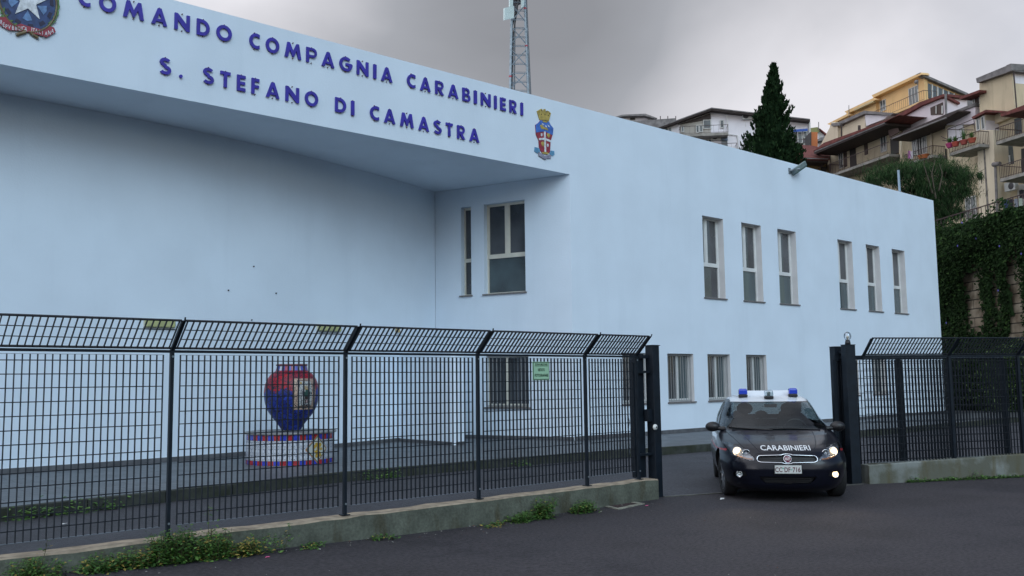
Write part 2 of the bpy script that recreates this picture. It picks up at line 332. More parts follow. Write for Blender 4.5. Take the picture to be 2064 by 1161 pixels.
b = MB(); hR = [(3.13, 3.47, 4.15, 6.69), (1.39, 2.70, 4.15, 6.70), (1.335, 2.67, 1.02, 2.45)]
wallgrid(b, RP, 0, 4.357, .1, ZL, hR, depth=.24); b.build('return_wall', [M['stucco'], M['stucco']], bld)
b = MB(); b.prism([(14.02, 18.32, .1), (14.10, 18.25, .1), (14.40, 18.29, .1), (14.44, 20.85, .1), (14.05, 20.75, .1)], (0, 0, 2.36)); b.build('wing_wall', M['stucco'], bld)
# base course of dark tiles
b = MB(); tl = mat('base_tile', (.10, .105, .115), .5, var=.3, scale=5)
x = 17.16
while x < 39: b.box(x+.004, min(39.03, x+.5)-.004, 17.135, 17.158, .172, .275); x += .5
for i in range(k_-1):
    (xa, ya_), (xb, yb_) = CW[i], CW[i+1]
    if xb < -6: continue
    b.frame((xa, ya_, .172), (xb-xa, yb_-ya_, 0), (.003, -.022, 0), (0, 0, .09))
b.pbox(RP, .01, 4.3, .172, .262, .002, .022); b.frame((13.998, 18.30, .172), (0, 2.3, 0), (.02, 0, 0), (0, 0, .08)); b.frame((14.1, 18.225, .172), (.3, .04, 0), (0, .02, 0), (0, 0, .08))
b.build('base_course', tl, bld)
# windows
def window(P, a, c, d, e, kind, fm, dep=.26, mull=.55, panes=('pane', 'pane')):
    n0, n1 = -dep-.03, -dep+.03; fw = .045; b = MB()
    b.pbox(P, a, a+fw, d, e, n0, n1); b.pbox(P, c-fw, c, d, e, n0, n1); b.pbox(P, a+fw, c-fw, e-fw-.02, e, n0, n1); b.pbox(P, a+fw, c-fw, d, d+fw, n0, n1)
    sub = []
    if kind == 'upper':
        zr = d+(e-d)*.42; b.pbox(P, a+fw, c-fw, zr-.065, zr+.055, n0, n1+.006); um = a+(c-a)*mull; b.pbox(P, um-.05, um+.05, zr+.055, e-fw-.02, n0, n1+.004)
        for q0, q1 in ((a+fw, um-.05), (um+.05, c-fw)):
            b.pbox(P, q0, q0+.03, zr+.055, e-fw-.02, n0+.01, n1-.01); b.pbox(P, q1-.03, q1, zr+.055, e-fw-.02, n0+.01, n1-.01)
        gl = [(a+fw, um-.05, zr+.05, e-fw, panes[0]), (um+.05, c-fw, zr+.05, e-fw, panes[0]), (a+fw, c-fw, d+fw-.01, zr-.06, panes[1])]
        b.pbox(P, um+.1, um+.13, zr-.02, zr, n1+.006, n1+.02)
    elif kind == 'slit':
        zr = d+(e-d)*.40; b.pbox(P, a+fw, c-fw, zr-.05, zr+.05, n0, n1+.006)
        gl = [(a+fw, c-fw, zr, e-fw, panes[0]), (a+fw, c-fw, d+fw-.01, zr, panes[1])]
    else:
        um = a+(c-a)*mull; b.pbox(P, um-.05, um+.05, d+fw, e-fw-.02, n0, n1+.004); b.pbox(P, a+fw, c-fw, d+fw, d+fw+.05, n0+.005, n1-.005)
        gl = [(a+fw, um-.05, d+fw, e-fw, panes[0]), (um+.05, c-fw, d+fw, e-fw, panes[1])]
    W = b.build('window', fm, bld)
    for q0, q1, z0, z1, pk in gl:
        g = MB(); g.pbox(P, q0-.01, q1+.01, z0-.01, z1+.01, n0+.015, n0+.022); g.build('pane', M[pk], W)
    s = MB(); s.pbox(P, a-.04, c+.05, d-.035, d+.005, -dep+.03, .045); s.build('sill', M['sill'], W)
    if kind == 'grille':
        g = MB(); nb = 10
        for i in range(nb+1): u = a+.03+(c-a-.06)*i/nb; g.tube([P.w(u, d+.04, -.10), P.w(u, e-.02, -.10)], .009, 6)
        g.pbox(P, a, c, d+.03, d+.055, -.115, -.085); g.pbox(P, a, c, e-.05, e-.025, -.115, -.085); g.build('grille', M['bar'], W)
    return W
for i, (a, c) in enumerate(UP): window(FP, a, c, *ZU, 'upper', M['wframe'], mull=.43, panes=('pane', 'pane2' if i else 'pane'))
for i, (a, c) in enumerate(LO): window(FP, a, c, *ZW, 'grille', M['wframe'], dep=.22, panes=('pane', 'pane2'))
window(RP, *hR[0], 'slit', M['frame'], dep=.2); window(RP, *hR[1], 'upper', M['frame'], dep=.2, mull=.50, panes=('pane', 'pane3')); window(RP, *hR[2], 'grille', M['frame'], dep=.16, mull=.55, panes=('pane', 'pane'))

# ---------------------------------------------------------------- lettering
def arc(cx, cy, r, a0, a1, n=18): return [(cx+r*cos(radians(a0+(a1-a0)*i/n)), cy+r*sin(radians(a0+(a1-a0)*i/n))) for i in range(n+1)]
def stroke(pts, wd):
    Lf, Rt = [], []; k = len(pts)
    for i in range(k):
        a = Vector((*pts[max(0, i-1)], 0)); c = Vector((*pts[min(k-1, i+1)], 0)); t_ = (c-a).normalized(); n = Vector((-t_.y, t_.x, 0))*wd/2
        Lf.append((pts[i][0]+n.x, pts[i][1]+n.y)); Rt.append((pts[i][0]-n.x, pts[i][1]-n.y))
    return Lf+Rt[::-1]
T = .2
def glyph(c, wd):     # outlines in a cell: width wd, height 1
    W = wd; t_ = T
    if c == 'I': return [[(0, 0), (W, 0), (W, 1), (0, 1)]]
    if c == '.': return [arc(W/2, W/2, W*.55, 0, 360, 12)[:-1]]
    if c == 'T': return [[(W/2-t_/2, 0), (W/2+t_/2, 0), (W/2+t_/2, 1-t_), (W, 1-t_), (W, 1), (0, 1), (0, 1-t_), (W/2-t_/2, 1-t_)]]
    if c == 'E': return [[(0, 0), (W, 0), (W, t_), (t_, t_), (t_, .41), (W*.95, .41), (W*.95, .59), (t_, .59), (t_, 1-t_), (W, 1-t_), (W, 1), (0, 1)]]
    if c == 'F': return [[(0, 0), (t_, 0), (t_, .39), (W*.95, .39), (W*.95, .57), (t_, .57), (t_, 1-t_), (W, 1-t_), (W, 1), (0, 1)]]
    if c == 'N': return [[(0, 0), (t_, 0), (t_, .58), (W-t_*.95, 0), (W, 0), (W, 1), (W-t_, 1), (W-t_, .42), (t_*.95, 1), (0, 1)]]
    if c == 'M': return [[(0, 0), (t_*1.05, 0), (W*.30, .52), (W*.46, .08), (W*.54, .08), (W*.70, .52), (W-t_*1.05, 0), (W, 0), (W*.85, 1), (W*.70, 1), (W/2, .48), (W*.30, 1), (W*.15, 1)]]
    if c == 'A':
        return [[(0, 0), (t_*1.1, 0), (W*.29, .19), (W*.71, .19), (W-t_*1.1, 0), (W, 0), (W*.5+t_*.52, 1), (W*.5-t_*.52, 1)], [(W*.365, .35), (W*.635, .35), (W*.5, .68)]]
    if c == 'O': return [[(W/2+(x-.5)*W, y) for x, y in arc(.5, .5, .5, 0, 360, 36)[:-1]], [(W/2+x*(W/2-t_), .5+y*(.5-t_)) for x, y in arc(0, 0, 1, 0, 360, 36)[:-1]]]
    if c == 'D': return [[(0, 0)]+[(W*.38+x*W*.62, .5+y*.5) for x, y in arc(0, 0, 1, -90, 90, 24)]+[(0, 1)], [(t_, t_)]+[(W*.38+x*(W*.62-t_), .5+y*(.5-t_)) for x, y in arc(0, 0, 1, -90, 90, 24)]+[(t_, 1-t_)]]
    if c == 'C':
        o = [(W*.68+x*W*.68, .5+y*.5) for x, y in arc(0, 0, 1, 62, 298, 26)]; i_ = [(W*.68+x*(W*.68-t_), .5+y*(.5-t_)) for x, y in arc(0, 0, 1, 298, 62, 26)]
        return [o+[(W, .03), (W, .27)]+i_[1:-1]+[(W, .73), (W, .97)]]
    if c == 'G':
        o = [(W*.54+x*W*.54, .5+y*.5) for x, y in arc(0, 0, 1, 48, 362, 34)]; i_ = [(W*.54+x*(W*.54-t_), .5+y*(.5-t_)) for x, y in arc(0, 0, 1, 330, 48, 28)]
        return [o+[(W, .58), (W*.52, .58), (W*.52, .41), (W*.74, .41)]+i_[1:]]
    def bowl(y0, y1, w_): h = (y1-y0)/2; return arc_e(w_-h*.9, (y0+y1)/2, h*.9, h)
    def arc_e(cx_, cy_, rx, ry): return [(cx_+rx*cos(radians(a)), cy_+ry*sin(radians(a))) for a in range(-90, 91, 10)]
    if c == 'P': return [[(0, 0), (t_, 0), (t_, .36)]+bowl(.36, 1, W)+[(0, 1)], [(t_, .52)]+bowl(.52, .84, W-.15)+[(t_, .84)]]
    if c == 'R': return [[(0, 0), (t_, 0), (t_, .40), (W-t_*1.25, 0), (W, 0), (W*.62, .41)]+bowl(.40, 1, W*.95)[3:]+[(0, 1)], [(t_, .56)]+bowl(.56, .84, W*.95-.15)+[(t_, .84)]]
    if c == 'B': return [[(0, 0)]+bowl(0, .54, W)+bowl(.50, 1, W*.90)[2:]+[(0, 1)], [(t_, .15)]+bowl(.15, .42, W-.17)+[(t_, .42)], [(t_, .58)]+bowl(.58, .85, W*.9-.16)+[(t_, .85)]]
    if c == 'S':
        r1, r2 = .205, .24; cx1, cx2 = W*.5, W*.5
        p = [(cx1+x*W*.36, .5+.235+y*r1*.8) for x, y in arc(0, 0, 1, 28, 262, 18)]+[(cx2+x*W*.40, .265+y*r2*.75) for x, y in arc(0, 0, 1, 82, -152, 18)]
        return [stroke(p, t_*.92)]
    return []
def glyph_mesh(c, P, u0, u1, z0, h, n0, n1):
    cu = bpy.data.curves.new('g', 'CURVE'); cu.dimensions = '2D'; cu.fill_mode = 'BOTH'
    for pl in glyph(c, (u1-u0)/h):
        sp = cu.splines.new('POLY'); sp.points.add(len(pl)-1); sp.use_cyclic_u = True
        for i, (x, y) in enumerate(pl): sp.points[i].co = (x, y, 0, 1)
    cu.extrude = .05; ob = bpy.data.objects.new('g', cu); COL.objects.link(ob)
    dg = bpy.context.evaluated_depsgraph_get(); me = bpy.data.meshes.new_from_object(ob.evaluated_get(dg))
    b = MB(); b.add([P.w(u0+v.co.x*h, z0+v.co.y*h, n0+(v.co.z+.05)/.1*(n1-n0)) for v in me.vertices], [tuple(p.vertices) for p in me.polygons])
    bpy.data.objects.remove(ob); return b
L1 = [('C', 4.69, 4.9), ('O', 5.05, 5.35), ('M', 5.48, 5.86), ('A', 6.0, 6.3), ('N', 6.44, 6.74), ('D', 6.88, 7.14), ('O', 7.28, 7.6), ('C', 7.98, 8.2), ('O', 8.34, 8.64), ('M', 8.77, 9.15), ('P', 9.27, 9.52), ('A', 9.64, 9.95), ('G', 10.08, 10.38), ('N', 10.52, 10.82), ('I', 10.95, 11.03), ('A', 11.16, 11.46), ('C', 11.87, 12.1), ('A', 12.24, 12.54), ('R', 12.68, 12.93), ('A', 13.06, 13.37), ('B', 13.5, 13.74), ('I', 13.86, 13.95), ('N', 14.08, 14.39), ('I', 14.51, 14.59), ('E', 14.71, 14.89), ('R', 15.02, 15.26), ('I', 15.4, 15.48)]
L2 = [('S', 6.18, 6.39), ('.', 6.56, 6.62), ('S', 7.03, 7.24), ('T', 7.38, 7.59), ('E', 7.73, 7.91), ('F', 8.04, 8.21), ('A', 8.36, 8.66), ('N', 8.8, 9.11), ('O', 9.25, 9.56), ('D', 9.98, 10.25), ('I', 10.38, 10.46), ('C', 10.87, 11.1), ('A', 11.24, 11.54), ('M', 11.68, 12.05), ('A', 12.19, 12.49), ('S', 12.63, 12.85), ('T', 12.99, 13.19), ('R', 13.33, 13.57), ('A', 13.71, 14.01)]
for Ls, za, zb, lab in ((L1, 8.595, 8.535, 'upper line of raised blue capitals spelling COMANDO COMPAGNIA CARABINIERI'), (L2, 7.645, 7.575, 'lower line of raised blue capitals spelling S. STEFANO DI CAMASTRA')):
    root = thing('wall_lettering', lab, 'lettering', (Ls[0][1], 17.16, za), group='lettering on the fascia')
    for c, a, e in Ls:
        z = za+(zb-za)*(a-Ls[0][1])/(Ls[-1][1]-Ls[0][1])
        g = glyph_mesh(c, FP, a, e, z, .325, .014, .045)
        o = g.build('letter', M['blue'], root)
        if c != '.':
            q = MB(); um = (a+e)/2
            for zz in (z-.006, z+.331): q.tube([FP.w(um, zz, 0), FP.w(um, zz, .038)], .011, 6)
            q.build('bolt', M['rust'], o)

# ---------------------------------------------------------------- emblems (painted ceramic/board cut-outs on the wall)
def pxpoly(b, pts, n0, n1, mi=0):
    b.pprism(FP, [FP.uv(x, y) for x, y in pts], n0, n1, mi); return b
def zq(pts, s, ox=0, oy=0): return [(ox+x/s, oy+y/s) for x, y in pts]
def star(cx_, cz_, r, r2, rot=90, k=5):
    o = []
    for i in range(2*k): a = radians(rot+180/k*i); q = r if i % 2 == 0 else r2; o.append((cx_+q*cos(a), cz_+q*sin(a)))
    return o
cr_ = lambda n, c: mat(n, c, .45, var=.3, scale=12)
EB, ER, EG, EY, EW, ELB, EBR = cr_('enamel_navy', (.03, .06, .17)), cr_('enamel_red', (.30, .03, .05)), cr_('enamel_green', (.09, .19, .05)), cr_('enamel_gold', (.42, .32, .08)), cr_('enamel_white', (.66, .7, .74)), cr_('enamel_sky', (.13, .25, .48)), cr_('enamel_brown', (.16, .12, .06))
ec = FP.uv(56, 2); em = thing('state_emblem', 'round painted emblem with white star, blue cogwheel, green branches and red REPVBBLICA ITALIANA ribbon', 'emblem', (ec[0], 17.16, ec[1]))
X, Z = ec
b = MB(); b.pprism(FP, [(X+.445*x, Z+.53*y) for x, y in arc(0, 0, 1, 0, 360, 48)[:-1]], .006, .02); b.build('cogwheel', EB, em)
b = MB()
for i in range(12):
    a = radians(i*30+8); c_, s_ = cos(a), sin(a)
    b.pprism(FP, [(X+.40*(c_*r_-s_*q_), Z+.47*(s_*r_+c_*q_)) for r_, q_ in ((.88, -.1), (1.02, -.13), (1.02, .13), (.88, .1))], .021, .026)
b.build('cog_gap', mat('enamel_dark', (.012, .012, .045), .4), em)
for i in range(5):
    b = MB(); a = 90+36+72*i; b.pprism(FP, [(X+r_*.43*cos(radians(a+d_)), Z+r_*.5*sin(radians(a+d_))) for r_, d_ in ((.36, 0), (.70, 15), (.74, 0), (.70, -15))], .0205, .027); b.build('spoke', ELB, em)
b = MB(); b.pprism(FP, [(X+(x-X)*.92, z) for x, z in star(X, Z, .36, .145)], .022, .036); b.build('star', EW, em)
b = MB()
for sgn in (-1, 1):
    for i in range(15):
        a = radians(-75+i*11); rx = .47+random.uniform(-.03, .03); px_, pz_ = X+sgn*rx*cos(a), Z+.57*sin(a)
        d_ = a+pi/2 if sgn > 0 else pi/2-a; d_ += random.uniform(-.5, .5)
        dx_, dz_ = cos(d_)*sgn if sgn < 0 else cos(d_), abs(sin(d_)); lw = .034
        b.pprism(FP, [(px_-dx_*.075, pz_-dz_*.075), (px_-dz_*lw, pz_+dx_*lw), (px_+dx_*.09, pz_+dz_*.09), (px_+dz_*lw, pz_-dx_*lw)], .0215+i*.0006, .032+i*.0008)
b.build('branch', EG, em)
b = MB()
for sgn in (-1, 1): b.tube([FP.w(X+sgn*.46*cos(radians(a)), Z+.56*sin(radians(a)), .03) for a in range(-88, 60, 8)], .017, 6)
for p0, p1 in (((590, 760), (370, 830)), ((700, 780), (880, 900))): 
    a_, c_ = FP.uv(p0[0]/11.607, p0[1]/11.607), FP.uv(p1[0]/11.607, p1[1]/11.607); b.tube([FP.w(*a_, .025), FP.w(*c_, .025)], .03, 8)
b.build('stem', EBR, em)
b = MB(); rib = [(-160, 330), (0, 415), (150, 410), (170, 450), (260, 560), (350, 600), (480, 570), (620, 620), (780, 660), (950, 700), (1130, 620), (1250, 660), (1290, 760), (1080, 890), (960, 850), (640, 765), (430, 730), (190, 720), (0, 610), (-130, 500)]
pxpoly(b, zq(rib, 11.607), .024, .040); b.build('ribbon', ER, em)
def textmesh(s, h, bold=0.0, ext=.0):
    cu = bpy.data.curves.new('t', 'FONT'); cu.body = s; cu.align_x = 'CENTER'; cu.size = 1; cu.offset = bold; cu.extrude = ext; cu.resolution_u = 3
    ob = bpy.data.objects.new('t', cu); COL.objects.link(ob); dg = bpy.context.evaluated_depsgraph_get(); me = bpy.data.meshes.new_from_object(ob.evaluated_get(dg))
    k = h/.72; vs = [(v.co.x*k, v.co.y*k, v.co.z) for v in me.vertices]; fs = [tuple(p.vertices) for p in me.polygons]; bpy.data.objects.remove(ob); return vs, fs
b = MB(); rt = 'REPVBBLICA ITALIANA'
cps = [(15, 530), (75, 590), (135, 630), (205, 640), (290, 665), (365, 670), (440, 675), (480, 675), (530, 672), (590, 690), None, (728, 700), (775, 720), (840, 735), (915, 755), (980, 780), (1065, 800), (1140, 775), (1215, 735)]
for c, p in zip(rt, cps):
    if not p: continue
    vs, fs = textmesh(c, .075, .01); u, z = FP.uv(p[0]/11.607, p[1]/11.607)
    b.add([FP.w(u+x*.62, z-.038+y, .0415) for x, y, _ in vs], fs)
b.build('ribbon_text', EW, em)
b = MB()
for p in ((40, 605), (235, 750), (365, 825), (592, 752), (750, 840), (875, 915), (1012, 890)):
    u, z = FP.uv(p[0]/11.607, p[1]/11.607); b.sphere(FP.w(u, z, .04), .012, 8)
b.build('bolt', M['galv'], em)
# corps crest
S8 = 8.2875; zz = lambda pts: zq(pts, S8, 1060, 200)
cc = FP.uv(1096, 270); ce = thing('corps_crest', 'painted crest with gold mural crown, blue chief and white cross on red shield', 'emblem', (cc[0], 17.16, cc[1]))
b = MB(); pxpoly(b, zz([(150, 430), (190, 405), (230, 360), (380, 385), (400, 430), (448, 490), (432, 615), (405, 700), (395, 880), (350, 930), (265, 900), (215, 830), (205, 690), (160, 590)]), .006, .022); b.build('shield', ER, ce)
b = MB(); pxpoly(b, zz([(150, 430), (190, 405), (230, 360), (380, 385), (400, 430), (448, 490), (436, 605), (300, 540), (158, 560)]), .0225, .030); b.build('chief', mat('enamel_azure', (.05, .15, .50), .4, var=.3, scale=9), ce)
b = MB(); pxpoly(b, zz([(288, 540), (316, 545), (326, 885), (298, 880)]), .0235, .034); pxpoly(b, zz([(206, 655), (300, 648), (405, 690), (398, 722), (300, 683), (206, 688)]), .0232, .0338); b.build('cross', EW, ce)
b = MB(); pxpoly(b, zz([(175, 200), (245, 162), (262, 166), (268, 190), (285, 190), (290, 165), (318, 170), (322, 205), (345, 215), (352, 195), (380, 210), (408, 240), (372, 372), (310, 352), (218, 345)]), .008, .028)
pxpoly(b, zz([(265, 360), (345, 370), (340, 398), (270, 385)]), .03, .036)
for q in ((335, 580), (240, 720)):
    pxpoly(b, zz([(q[0], q[1]+10), (q[0]+20, q[1]-10), (q[0]+55, q[1]), (q[0]+58, q[1]+35), (q[0]+32, q[1]+75), (q[0]+8, q[1]+35)]), .023, .03)
pxpoly(b, zz([(218, 440), (250, 425), (290, 470), (345, 490), (358, 530), (310, 512), (240, 498)]), .031, .037); pxpoly(b, zz([(255, 890), (300, 880), (380, 905), (350, 925), (270, 912)]), .0235, .031); b.build('crown', EY, ce)
b = MB()
for q in ((200, 205), (245, 180), (330, 195), (375, 235), (240, 245), (300, 250), (355, 265)): pxpoly(b, zz([(q[0], q[1]), (q[0]+14, q[1]+2), (q[0]+12, q[1]+22), (q[0], q[1]+20)]), .0285, .030)
b.build('crown_mark', M['dark'], ce)
b = MB()
for q in ((252, 598), (355, 775)): pxpoly(b, zz([(q[0]-14, q[1]-25), (q[0]+8, q[1]-28), (q[0]+14, q[1]+10), (q[0], q[1]+28), (q[0]-14, q[1]+15)]), .023, .03)
for q in ((270, 420), (320, 455), (365, 450)): pxpoly(b, zz([(q[0]-22, q[1]-20), (q[0]+8, q[1]-6), (q[0]+20, q[1]+22), (q[0]-2, q[1]+12)]), .031, .0345)
b.build('shield_charge', EW, ce)
rbm = mat('enamel_lightblue', (.12, .32, .52), .4, var=.3, scale=9); b = MB(); pxpoly(b, zz([(140, 800), (215, 820), (232, 880), (185, 905), (135, 870)]), .008, .02); b.build('ribbon', rbm, ce); b = MB(); pxpoly(b, zz([(395, 860), (465, 865), (470, 930), (430, 950), (390, 915)]), .008, .02); b.build('ribbon', rbm, ce)
b = MB(); pxpoly(b, zz([(200, 880), (300, 950), (410, 930), (405, 995), (350, 990), (310, 1015), (200, 945)]), .0205, .032); b.build('motto_scroll', mat('enamel_grey', (.25, .25, .33), .5, var=.3, scale=9), ce)

# ---------------------------------------------------------------- wall fittings
u, z = FP.uv(1592, 345); fl = thing('floodlight', 'grey-green floodlight on an arm at the parapet edge', 'floodlight', (u, 17.16, z))
b = MB(); b.tube([FP.w(u-.06, z, 0), FP.w(u+.02, z+.02, .18), FP.w(u+.14, z+.05, .30)], .035, 8); b.pbox(FP, u-.1, u+.02, z-.1, z+.1, 0, .03); b.build('bracket', M['galv'], fl)
b = MB(); hx = Vector((.40, -.20, .30)); hy = Vector((.10, .26, -.05)); hz = Vector((-.12, .0, .16))
b.frame(FP.w(u+.06, z-.10, .22), hx, hy, hz); b.build('lamp_housing', mat('lamp_housing_grey', (.16, .22, .23), .4, var=.2), fl, bevel=.03)
b = MB(); b.frame(FP.w(u+.06, z-.10, .22)+hx*.06-hz*.12+hy*.1, hx*.88, hy*.8, hz*.11); b.build('lamp_glass', mat('lamp_glass_green', (.07, .16, .15), .1, spec=.9), fl)
lampy = mat('bulkhead_lamp_yellowed', (.40, .42, .20), .4, var=.2)
for (xa, xb, py, lab) in ((290, 350, 652, 'long yellowed bulkhead wall lamp on the curved wall, left one'), (639, 683, 661, 'long yellowed bulkhead wall lamp on the curved wall above the mosaic vase')):
    p0 = on_y(xa, py, 19.1); p1 = on_y(xb, py+2, 19.25 if xa > 400 else 19.0)
    for it in range(3): p0 = on_y(xa, py, cw_y(p0.x)); p1 = on_y(xb, py+2, cw_y(p1.x))
    r_ = thing('wall_lamp', lab, 'wall lamp', tuple(p0), group='lamps on the curved wall'); d_ = p1-p0; d_.z = 0; n_ = Vector((d_.y, -d_.x, 0)).normalized()
    b = MB(); b.frame(p0+n_*.012+Vector((0, 0, -.07)), d_, n_*.09, (0, 0, .15)); b.build('diffuser', lampy, r_, bevel=.02)
    b = MB(); b.frame(p0-d_*.03+n_*.001+Vector((0, 0, -.09)), d_*1.06, n_*.012, (0, 0, .19)); b.build('back_plate', M['wframe'], r_)
for px_, py_ in ((511, 537), (460, 585), (556, 591), (507, 645)):
    p = on_y(px_, py_, 19.2)
    for it in range(3): p = on_y(px_, py_, cw_y(p.x))
    b = MB(); b.tube([p, p+Vector((0, -.03, 0))], .015, 8); b.build('wall_hole', M['dark'], bld)
p = on_y(813, 664, 20.3); b = MB(); b.box(p.x-.05, p.x+.06, cw_y(p.x)-.09, cw_y(p.x)-.01, p.z-.07, p.z+.07); tag(b.build('sensor_box', mat('sensor_yellowed', (.42, .34, .18), .5), bevel=.01), 'small yellowed sensor box on the curved wall, right of the vase', 'sensor')
# vent pipe on roof
u0 = at(1822, 345, 33); u1 = at(1825, 388, 33)
b = MB(); pr = Vector((38.2, 18.2, 0)); b.tube([(38.2, 18.2, 8.8), (38.18, 18.2, 10.55)], .05, 10); tag(b.build('roof_pole', mat('pole_blue_grey', (.20, .27, .33), .5)), 'bare grey-blue metal pole standing on the flat roof near its right end', 'pole')

# ---------------------------------------------------------------- lattice mast on the roof
mast = thing('antenna_mast', 'galvanised steel lattice mast rising behind the parapet with panel antennas', 'antenna mast', (19.76, 22, 8.8))
def mp(px, py, dy=0): return on_y(px, py, 22+dy)
legs = [((1027, 230), (1033, -40), -.2), ((1036, 230), (1038, -40), .25), ((1066, 230), (1056, -40), -.2), ((1071, 230), (1059, -40), .25)]
LG = []
for (a, c, dy_) in legs:
    p0, p1 = mp(*a, dy_), mp(*c, dy_); LG.append((p0, p1)); b = MB(); r_ = .045 if dy_ < 0 else .03
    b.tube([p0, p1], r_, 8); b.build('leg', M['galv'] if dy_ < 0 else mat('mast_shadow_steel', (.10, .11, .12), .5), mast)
b = MB()
def lp(i, s): return LG[i][0].lerp(LG[i][1], s)
for i in range(15): s = (i+.5)/15; b.tube([lp(0, s), lp(2, s)], .012, 6); b.tube([lp(1, s+.01), lp(3, s+.01)], .010, 6)
for i in range(6):
    s0, s1 = i/6+.02, (i+1)/6-.02; b.tube([lp(0, s0), lp(2, s1)], .017, 6); b.tube([lp(2, s0), lp(0, s1)], .017, 6)
    b.tube([lp(2, s0), lp(3, s1)], .012, 6); b.tube([lp(0, s1), lp(1, s0)], .012, 6)
b.build('bracing', M['galv'], mast)
b = MB(); b.tube([lp(0, 0)+Vector((.10, .1, 0)), lp(0, .4)+Vector((.11, .1, 0)), lp(0, .66)+Vector((.10, .1, 0)), lp(2, .88)+Vector((-.2, 0, 0)), lp(2, 1)+Vector((-.2, 0, 0))], .035, 8)
b.tube([lp(0, 0)+Vector((.16, .1, 0)), lp(0, .6)+Vector((.17, .1, 0)), lp(2, .85)+Vector((-.26, 0, 0))], .022, 8); b.build('cable_bundle', M['black'], mast)
am = mat('antenna_panel', (.52, .60, .58), .6, var=.08)
for q, dd in (([(1017, 16), (1036, 12), (1036, 36), (1017, 40)], -.35), ([(1028, -20), (1034, -22), (1034, 12), (1028, 13)], -.3), ([(1052, -20), (1058, -20), (1056, 13), (1052, 16)], -.3)):
    b = MB(); b.prism([mp(*p, dd) for p in q], (0, .06, 0)); b.build('antenna_panel', am, mast)
b = MB(); b.prism([mp(*p, 0) for p in ((1035, -20), (1052, -20), (1051, 8), (1034, 8))], (0, .2, 0)); b.build('equipment_box', mat('mast_box', (.05, .04, .04), .7), mast)
b = MB()
for i, s in ((0, .27), (2, .1), (2, .50), (2, .78)): p0, p1 = lp(i, s), lp(i, s+.012); b.tube([p0, p1], .05, 8)
b.build('band_clamp', ER, mast)
# ============================================================ LOW WALLS AND FENCES
PL = Plane((0, 9.02), 90); PR_ = Plane((14.42, 7.72), 116.5)
def rwall(b, P, u0, u1, zt0, zt1, n0, n1, zb=-.2, step=.25, mi=0, mit=1):
    k = int((u1-u0)/step); us = [u0+(u1-u0)*i/k for i in range(k+1)]; R_ = random.Random(3)
    V = []
    for i, u in enumerate(us):
        z = zt0+(zt1-zt0)*i/k+R_.uniform(-.006, .006); c = R_.uniform(.008, .02)
        V += [P.w(u, zb, n1+R_.uniform(-.004, .004)), P.w(u, z-c, n1), P.w(u, z, n1-c), P.w(u, z+R_.uniform(-.004, .004), n0), P.w(u, zb, n0)]
    for i in range(k):
        for j in range(4): b.add([V[i*5+j], V[i*5+j+1], V[(i+1)*5+j+1], V[(i+1)*5+j]], [(0, 1, 2, 3)], mit if j in (1, 2) else mi)
    for i in (0, k): b.add(V[i*5:i*5+5], [(0, 1, 2, 3, 4) if i == 0 else (4, 3, 2, 1, 0)], mi)
    return b
b = rwall(MB(), PL, -9, 10.62, .30, .292, -.11, .12); tag(b.build('low_wall', [M['concrete'], M['ctop']]), 'long low mossy concrete wall under the left fence, brown streaks down its face', 'wall')
b = rwall(MB(), PR_, .02, 7.5, .305, .50, -.12, .10); tag(b.build('low_wall', [M['concrete2'], M['concrete2']]), 'low grey concrete wall with pale plaster patches right of the gate', 'wall')

def mesh_panel(P, u0, u1, z0, z1, root, n=0, pitch=.062, hp=.124, ext=None, name='mesh_panel', off=0, bd=.012):
    b = MB(); k = int(round((u1-u0)/pitch))
    for i in range(k+1): u = u0+(u1-u0)*i/k; b.pbox(P, u-.0034, u+.0034, z0, z1, n-bd, n+bd)
    z = z1-.055
    while z > z0+.03: b.pbox(P, u0, u1, z-.0045, z+.0045, n-.0045, n+.0045); z -= hp
    b.pbox(P, u0-.004, u1+.004, z0-.003, z0, n-.012, n+.012, 1); b.pbox(P, u0-.004, u1+.004, z1, z1+.003, n-.012, n+.012, 1)
    return b.build(name, [M['fence_g'], M['galv_d']], root)
M['galv_d'] = mat('bar_edge_zinc', (.16, .19, .22), .45, metal=.5, var=.3, scale=15)
def slant(P, u0, u1, a, c, root, pitch=.062):
    """slanted top panel between (n,z) a and c"""
    b = MB(); k = int(round((u1-u0)/pitch)); (na, za), (nc, zc) = a, c
    lean = (P.n*(nc-na)+Vector((0, 0, zc-za))); nn_ = P.d.cross(lean).normalized()*.011
    for i in range(k+1): u = u0+(u1-u0)*i/k; b.frame(P.w(u-.0034, za, na)-nn_, P.d*.0068, nn_*2, lean)
    for q in (.33, .67): b.frame(P.w(u0, za, na)+lean*q-nn_*.3, P.d*(u1-u0), nn_*.6, lean.normalized()*.006)
    for q in (-.005, 1): b.frame(P.w(u0-.02, za, na)+lean*q-nn_*.9, P.d*(u1-u0+.04), nn_*1.8, lean.normalized()*.012)
    return b.build('slanted_panel', M['fence_g'], root)
fl_ = thing('metal_fence', 'tall dark navy steel grid fence with slanted top on the long low wall', 'fence', (0, 9.02, .3))
posts = [-2.3, -.37, 1.53, 3.45, 5.41, 7.32, 9.25, 10.33]
